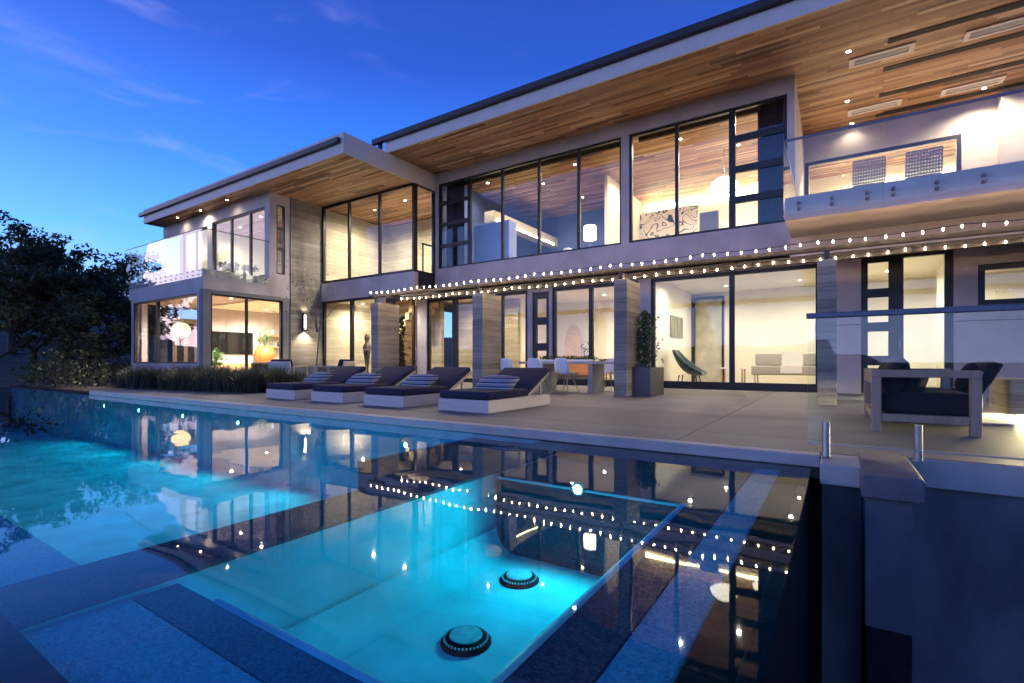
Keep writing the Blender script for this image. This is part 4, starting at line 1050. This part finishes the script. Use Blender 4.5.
# --- living room (right of the planter)
q = at(688, 386, 15.55)
tc_ = thing('teal_armchair', 'teal velvet scoop armchair with slim dark legs behind the sliding door', 'armchair', (q.x, 15.55, .013))
b = MB(); n1, n2 = 10, 11; vs = []
for i in range(n1):
    t_ = i / (n1 - 1)
    for j in range(n2):
        u = -1 + 2 * j / (n2 - 1)
        x = .46 - .98 * t_ + .10 * t_ ** 3; z = .36 + .76 * t_ ** 3.2
        ww = .40 * (1 - .25 * t_ ** 3); ze = .40 + .72 * t_ ** 1.15
        vs.append((q.x + x + .04 * abs(u) ** 2, 15.55 + u * ww, z + (ze - z) * abs(u) ** 3))
b.add(vs, [(i * n2 + j, i * n2 + j + 1, (i + 1) * n2 + j + 1, (i + 1) * n2 + j) for i in range(n1 - 1) for j in range(n2 - 1)], True)
sh = obj('shell', b, teal, tc_); so_ = sh.modifiers.new('thick', 'SOLIDIFY'); so_.thickness = .09; so_.offset = 0
sb = sh.modifiers.new('soft', 'SUBSURF'); sb.levels = 1; sb.render_levels = 1
for sx in (-.26, .34):
    for sy in (-.26, .26): obj('leg', MB().tube([(q.x + sx * .8, 15.55 + sy * .8, .34), (q.x + sx, 15.55 + sy, .013)], [.02, .013], 7), dark_metal, tc_)
k0, k1 = atx(670, 315, -4.43), atx(682, 338, -4.43)
ap = thing('wall_picture', 'olive green abstract picture on the cream side wall above the teal armchair', 'picture', (-4.42, (k0.y + k1.y) / 2, k1.z))
obj('canvas', MB().box(-4.437, k0.y, k1.z, -4.40, k1.y, k0.z), mat('olive_paint', (.20, .19, .045), .6, .7, 1.2, stretch=(1, 3, .5)), ap)
k0, k1 = at(691, 299, 18.9), at(724, 386, 18.9)
idr = thing('inner_doorway', 'dark framed doorway to a concrete corridor in the living room', 'doorway', (-3.8, 18.9, .012))
obj('frame', MB().wall('y', 18.86, 18.995, k0.x, k1.x, .014, 3.1, [(k0.x + .14, k1.x - .07, .013, 3.0)]), frame_m, idr)
obj('corridor_panel', MB().box(k0.x + .13, 18.96, .014, k1.x - .06, 18.99, 3.02), pale_conc, idr)
k0, k1 = at(751, 385, 16.8), at(838, 385, 16.8)
db = thing('daybed', 'low grey linen daybed on slim legs along the living room wall', 'daybed', ((k0.x + k1.x) / 2, 17.2, .013))
obj('mattress', MB().box(k0.x, 16.8, .34, k1.x, 17.6, .62), linen, db, bevel=.04, seg=4)
obj('bolster', MB().box(k0.x + .05, 17.3, .62, k1.x, 17.6, 1.02), linen, db, bevel=.06, seg=4)
for x in (k0.x + .1, k1.x - .1):
    for y in (16.86, 17.54): obj('leg', MB().tube([(x, y, .013), (x, y, .35)], .02, 6), oak, db)
k0, k1 = at(768, 385, 17.0), at(789, 385, 17.0)
b = MB().box(k0.x + .35, 16.785, .40, k1.x + .35, 16.797, .64).box(k0.x + .35, 16.798, .623, k1.x + .35, 17.285, .64).box(k0.x + .35, 17.284, .641, k1.x + .35, 17.298, 1.04).box(k0.x + .35, 17.299, 1.022, k1.x + .35, 17.6, 1.04)
tag(obj('throw_blanket', b, cloth_w), 'white throw blanket folded over the grey daybed', 'blanket')
k0, k1 = at(720, 385, 16.4), at(744, 385, 16.4)
stb = thing('side_table', 'small white side table between the teal armchair and the daybed', 'table', ((k0.x + k1.x) / 2, 16.6, .013))
obj('top', MB().box(k0.x, 16.35, .52, k1.x, 16.95, .56), white_shell, stb, bevel=.005)
for x in (k0.x + .05, k1.x - .05):
    for y in (16.4, 16.9): obj('leg', MB().box(x - .02, y - .02, .013, x + .02, y + .02, .52), oak, stb)

# --- dining room behind the table
k0, k1 = at(562, 372, 18.3), at(579, 372, 18.3)
pol = [(k0.x, .78), (k1.x, .78)] + [((k0.x + k1.x) / 2 + (k1.x - k0.x) / 2 * math.cos(a) * (1.0), .78 + .45 + 1.05 * math.sin(a) * 1.0) for a in [pi * i / 16 for i in range(17)]]
b = MB().prism(pol, 18.55, 18.60)
tag(obj('arched_board', b, mat('pale_carved_wood', (.46, .33, .23), .7, .25, 20)), 'tall arched pale wood board standing on the sideboard behind the dining table', 'board')
k0, k1 = at(545, 372, 18.4), at(600, 372, 18.4)
sbd = thing('sideboard', 'reddish walnut sideboard with sliding doors seen past the dining chairs', 'sideboard', ((k0.x + k1.x) / 2, 18.6, .013))
obj('cabinet', MB().box(k0.x, 18.35, .20, k1.x, 18.95, .775), walnut, sbd, bevel=.006)
for x in (k0.x + .08, k1.x - .08): obj('leg', MB().box(x - .025, 18.4, .013, x + .025, 18.9, .20), dark_metal, sbd)
k0, k1 = at(603, 375, 16.6), at(622, 375, 16.6)
wt_ = thing('cloth_table', 'small table under a white cloth beside the dining room door', 'table', ((k0.x + k1.x) / 2, 16.9, .013))
obj('cloth', MB().box(k0.x, 16.55, .55, k1.x, 17.3, .80), cloth_w, wt_, bevel=.05, seg=4)
for x in (k0.x + .08, k1.x - .08):
    for y in (16.65, 17.2): obj('leg', MB().tube([(x, y, .013), (x, y, .56)], .025, 6), oak, wt_)
q = at(585, 350, 18.5)
b = MB()
for k in range(8): b.leaves((q.x + rg.gauss(0, .08), 18.5, 1.05 + k * .06), .12, 8, .1, rg)
b.lathe([(.06, 0), (.09, .12), (.05, .22)], (q.x, 18.5, .778), 12)
tag(obj('vase_of_leaves', b, leaf_gr), 'small vase of leaves right of the arched board', 'plant')

# --- stair hall figure and vase
q = at(367, 385, 13.2)
b = MB().lathe([(.13, 0), (.10, .05), (.06, .35), (.09, .75), (.14, 1.1), (.17, 1.3), (.10, 1.44), (.06, 1.5), (.10, 1.6), (.11, 1.7), (.06, 1.82), (.001, 1.86)], (q.x, 13.2, .014), 16)
tag(obj('wooden_sculpture', b, mat('dark_carved_wood', (.05, .025, .015), .5, .3, 12)), 'tall dark carved sculpture standing by the stairs', 'sculpture')
b = MB().lathe([(.12, 0), (.22, .16), (.20, .36), (.12, .48), (.10, .5)], (at(357, 385, 13.6).x, 13.6, .014), 16)
tag(obj('clay_urn', b, terracotta), 'orange clay urn on the floor by the stairs', 'urn')

# --- upper right room
q = at(724, 188, 16.6)
for i, (dx, dy, lab) in enumerate(((0, 0, 'white lit dome pendant lamp nearest the upper right window'), (1.1, .9, 'white lit dome pendant lamp deeper in the upper right room'))):
    c = Vector((q.x + dx, 16.6 + dy, q.z))
    p_ = thing('dome_pendant', lab, 'pendant lamp', tuple(c), group='white dome pendants in the upper room')
    obj('shade', MB().lathe([(.06, .32), (.22, .29), (.36, .16), (.42, .0), (.40, -.02)], tuple(c), 28), globe_m, p_)
    obj('cord', MB().tube([(c.x, c.y, c.z + .32), (c.x, c.y, SZ)], .008, 6), dark_metal, p_)
def scribble():
    m, t, out = nt('ink_drawing'); g = N(t)
    co = obco(g)
    no = g.n('ShaderNodeTexNoise', i_Scale=1.5, i_Detail=1.0, i_Distortion=.8); g.l(co, no.inputs['Vector'])
    f = g.math('ABSOLUTE', g.math('SUBTRACT', g.math('FRACT', g.math('MULTIPLY', no.outputs[0], 7.0)), .5))
    c = g.ramp(f, [(.07, (.02, .02, .02)), (.10, (.80, .78, .70)), (1, (.80, .78, .70))])
    p = g.n('ShaderNodeBsdfPrincipled', i_Roughness=.7); g.l(c, p.inputs['Base Color']); g.l(p.outputs[0], out.inputs[0]); return m
k0, k1 = at(638, 214, 20.2), at(698, 240, 20.2)
ak = thing('ink_painting', 'wide white canvas of black looping lines in the upper right room', 'painting', ((k0.x + k1.x) / 2, 20.25, 4.6))
obj('canvas', MB().box(k0.x, 20.2, max(k1.z, UZ + .05), k1.x, 20.29, k0.z), scribble(), ak)
k0 = at(711, 228, 14.6)
hc = thing('high_back_chair', 'cream high backed chair beside the upper right window', 'chair', (k0.x, 14.6, UZ + .003))
obj('back', MB().box(k0.x - .25, 14.3, UZ + .45, k0.x + .25, 14.42, UZ + 1.12), linen, hc, bevel=.04, seg=4)
obj('seat', MB().box(k0.x - .25, 14.42, UZ + .35, k0.x + .25, 14.9, UZ + .5), linen, hc, bevel=.04, seg=4)
for sx in (-.2, .2):
    for y in (14.36, 14.84): obj('leg', MB().box(k0.x + sx - .02, y - .02, UZ + .003, k0.x + sx + .02, y + .02, UZ + .36), walnut, hc)
k0 = at(735, 228, 15.3)
dt = thing('writing_desk', 'dark desk behind the high backed chair upstairs', 'desk', (k0.x, 15.4, UZ + .003))
obj('top', MB().box(k0.x - .9, 15.1, UZ + .74, k0.x + .5, 15.8, UZ + .80), walnut, dt)
for x in (k0.x - .85, k0.x + .45): obj('leg', MB().box(x - .03, 15.15, UZ + .003, x + .03, 15.75, UZ + .74), walnut, dt)
# curtains in the paned sashes
curt = mat('navy_curtain', (.012, .016, .05), .95, .3, 6, stretch=(8, 8, .3))
for x0, x1, lab in ((-1.62, -1.0, 'dark navy curtain at the right end of the upper right window'), (-11.82, -10.98, 'dark navy curtain at the left end of the long upper window')):
    b = MB(); nn = 40
    vs = [(x0 + (x1 - x0) * i / nn, 13.72 + .03 * math.sin(i * 1.55), z) for z in (UZ + .02, 7.3) for i in range(nn + 1)]
    b.add(vs, [(i, i + 1, nn + 2 + i, nn + 1 + i) for i in range(nn)], True)
    c_ = obj('curtain', b, curt); s_ = c_.modifiers.new('thick', 'SOLIDIFY'); s_.thickness = .006
    tag(c_, lab, 'curtain')

# --- upper left room
q = at(590, 246, 14.9)
fl = thing('table_lamp', 'lit white drum shade lamp in the blue upper room', 'lamp', (q.x, 14.9, UZ + .003))
s0 = at(590, 233, 14.9)
obj('shade', MB().lathe([(.20, -.22), (.19, .22)], tuple(s0), 24), emit('drum_shade', (1, .92, .80), 5.0), fl)
obj('stand', MB().tube([(s0.x, 14.9, UZ + .003), (s0.x, 14.9, s0.z - .2)], .018, 8), metal, fl)
obj('foot', MB().lathe([(.15, 0), (.15, .02), (.001, .03)], (s0.x, 14.9, UZ + .003), 18), metal, fl)
k0, k1 = at(520, 250, 15.2), at(572, 250, 15.2)
so2 = thing('white_sofa', 'white upholstered sofa behind the long upper window', 'sofa', ((k0.x + k1.x) / 2, 15.3, UZ + .003))
obj('seat', MB().box(k0.x, 15.0, UZ + .1, k1.x, 15.8, UZ + .42), cloth_w, so2, bevel=.06, seg=4)
obj('back', MB().box(k1.x - .25, 15.0, UZ + .42, k1.x, 15.8, UZ + .85), cloth_w, so2, bevel=.06, seg=4)
for x in (k0.x + .1, k1.x - .1): obj('leg', MB().box(x - .03, 15.1, UZ + .003, x + .03, 15.7, UZ + .1), walnut, so2)
k0, k1 = at(474, 250, 14.6), at(509, 250, 14.6)
zt = at(490, 223, 14.6).z
wd = thing('pale_cabinet', 'tall blue lit cabinet behind the long upper window', 'cabinet', ((k0.x + k1.x) / 2, 14.8, UZ + .003))
obj('body', MB().box(k0.x, 14.6, UZ + .003, k1.x, 15.1, zt), mat('blue_lit_lacquer', (.30, .38, .72), .4, .05, 3), wd, bevel=.01)  # blue light on the cabinet put into its body colour
# --- balcony wicker chairs and stair hall plant
for i, (u0, u1, lab) in enumerate(((853, 885, 'grey wicker chair on the right balcony, nearer the glass corner'), (906, 942, 'grey wicker chair on the right balcony, nearer the lit white wall'))):
    a, b_ = at(u0, 180, 11.6), at(u1, 180, 11.6)
    w_ = thing('wicker_chair', lab, 'chair', ((a.x + b_.x) / 2, 11.8, 3.742), group='wicker chairs on the balcony')
    bk = MB(); nb = 13
    for k in range(nb):
        xx = a.x + (b_.x - a.x) * k / (nb - 1); bk.bar((xx, 11.62, 4.15), (xx, 11.55, 4.58), .022, .02)
    for k in range(8): bk.bar((a.x, 11.607 - .0095 * k, 4.17 + .058 * k), (b_.x, 11.607 - .0095 * k, 4.17 + .058 * k), .018, .026)
    obj('back', bk, wicker, w_)
    obj('seat', MB().box(a.x, 11.62, 4.08, b_.x, 12.2, 4.15), wicker, w_, bevel=.01)
    for x in (a.x + .04, b_.x - .04):
        for y in (11.66, 12.15): obj('leg', MB().box(x - .02, y - .02, 3.742, x + .02, y + .02, 4.08), dark_metal, w_)
# --- radiant heaters in the balcony soffit
ht = None
for i, (x, y, lab) in enumerate(((.26, 13.45, 'front left radiant heater set in the balcony wood ceiling'), (2.22, 13.62, 'front right radiant heater set in the balcony wood ceiling'),
                                 (.28, 16.10, 'rear left radiant heater set in the balcony wood ceiling'), (2.20, 16.15, 'rear right radiant heater set in the balcony wood ceiling'))):
    if ht is None:
        ht = thing('ceiling_heater', lab, 'heater', (x, y, SZ), group='radiant heaters in the balcony ceiling')
        f_ = MB().box(0, -.19, -.03, 1.15, -.11, .001).box(0, .11, -.03, 1.15, .19, .001).box(0, -.11, -.03, .09, .11, .001).box(1.06, -.11, -.03, 1.15, .11, .001)
        obj('trim', f_, fascia_m, ht, local=True)
        obj('reflector', MB().prismx([(-.11, -.006), (.11, -.006), (.05, -.001), (-.05, -.001)], .09, 1.06), white_shell, ht, local=True)
        obj('element', MB().tube([(.1, -.03, -.016), (1.05, -.03, -.016)], .010, 8), cloth_w, ht, local=True)
        obj('element', MB().tube([(.1, .03, -.016), (1.05, .03, -.016)], .010, 8), cloth_w, ht, local=True)
    else: dup(ht, (x, y, SZ), None, lab)

# ================================================================== TREES
def tree(x, y, h, spread, label, seed, n=1.0, leaf=.24, lean=(0, 0)):
    rg = random.Random(seed); z0 = gh(x, y) - .1
    t_ = thing('oak_tree', label, 'tree', (x, y, z0), group='dark oaks beyond the pool')
    b = MB(); tips = []
    th = h * rg.uniform(.22, .30)
    p = [Vector((x, y, z0)), Vector((x + lean[0] * th * .4 + rg.gauss(0, .1), y + lean[1] * th * .4, z0 + th * .5)), Vector((x + lean[0] * th, y + lean[1] * th, z0 + th))]
    r0 = h * .030; b.tube(p, [r0 * 1.3, r0, r0 * .85], 9)
    k = rg.randint(5, 6)
    for i in range(k):
        a = 2 * pi * i / k + rg.uniform(-.4, .4); up = rg.uniform(.45, 1.3)
        limb(b, p[-1], (math.cos(a) + lean[0], math.sin(a) + lean[1], up), (h - th) * rg.uniform(.42, .60) * (spread if up < .8 else 1), r0 * .55, 3, rg, tips, .35)
    lv = MB()
    for tp_ in tips:
        if rg.random() < .06: continue
        lv.leaves(tp_, h * .088 * rg.uniform(.6, 1.25), int(64 * n), leaf * 1.25, rg, .75)
    k_ = h / (max(v[2] for v in lv.v) - z0)
    for q_ in (b, lv): q_.v = [(x + (v[0] - x) * k_ ** .9, y + (v[1] - y) * k_ ** .9, z0 + (v[2] - z0) * k_) for v in q_.v]
    obj('trunk', b, bark, t_)
    obj('crown', lv, leaf_dark, t_)
    return t_
TR = [(100, 33, 6.0, 1.0, 'dark spreading oak with a leaning trunk right beside the left wing', 3, (.25, 0)),
      (88, 33, 7.2, 1.1, 'tall dark oak with a pointed top left of the house', 8, (0, 0)),
      (30, 30, 6.1, 1.2, 'broad dark oak near the left edge of the view', 15, (-.1, .1)),
      (-15, 26, 5.0, 1.2, 'dark oak cut by the left edge of the view', 27, (0, 0)),
      (62, 38, 6.9, 1.1, 'distant dark oak seen between the nearer crowns', 33, (.1, 0)),
      (12, 40, 7.4, 1.1, 'distant tall dark oak at far left behind nearer trees', 41, (0, 0))]
for u, dist, h, s_, lab, sd, ln in TR:
    r = ray(u, HY); L = math.hypot(r[0], r[1])
    tree(r[0] / L * dist * 1.0, r[1] / L * dist, h, s_, lab, sd, lean=ln)
def shrub(x, y, r, label, seed):
    rg = random.Random(seed); z0 = gh(x, y)
    b = MB()
    for k in range(16):
        a = rg.uniform(0, 6.28); d = rg.uniform(0, r * .8)
        b.leaves((x + d * math.cos(a), y + d * math.sin(a), z0 + rg.uniform(.2, .75) * r), r * .38, 60, .16, rg, .8)
    s = thing('shrub', label, 'shrub', (x, y, z0), group='dark shrubs under the oaks')
    obj('foliage', b, leaf_dark, s)
    st_ = MB()
    for k in range(5): st_.tube([(x + rg.gauss(0, .1), y + rg.gauss(0, .1), z0 - .1), (x + rg.gauss(0, r * .4), y + rg.gauss(0, r * .4), z0 + r * .7)], [.03, .01], 5)
    obj('stem', st_, bark, s)
for i, (u, dist, r_, lab) in enumerate(((-20, 19, 2.2, 'big dark shrub cut by the left edge of the view'), (22, 20.5, 1.7, 'rounded dark shrub at the pool end, left'), (58, 22.5, 1.5, 'dark shrub at the pool end under the broad oak'),
                                        (95, 27, 1.3, 'dark shrub beneath the tall pointed oak'), (118, 29, 1.2, 'dark shrub beside the leaning trunk'), (75, 33, 1.9, 'dark shrub on the slope behind the oaks'))):
    r = ray(u, HY); L = math.hypot(r[0], r[1]); shrub(r[0] / L * dist, r[1] / L * dist, r_, lab, 60 + i)
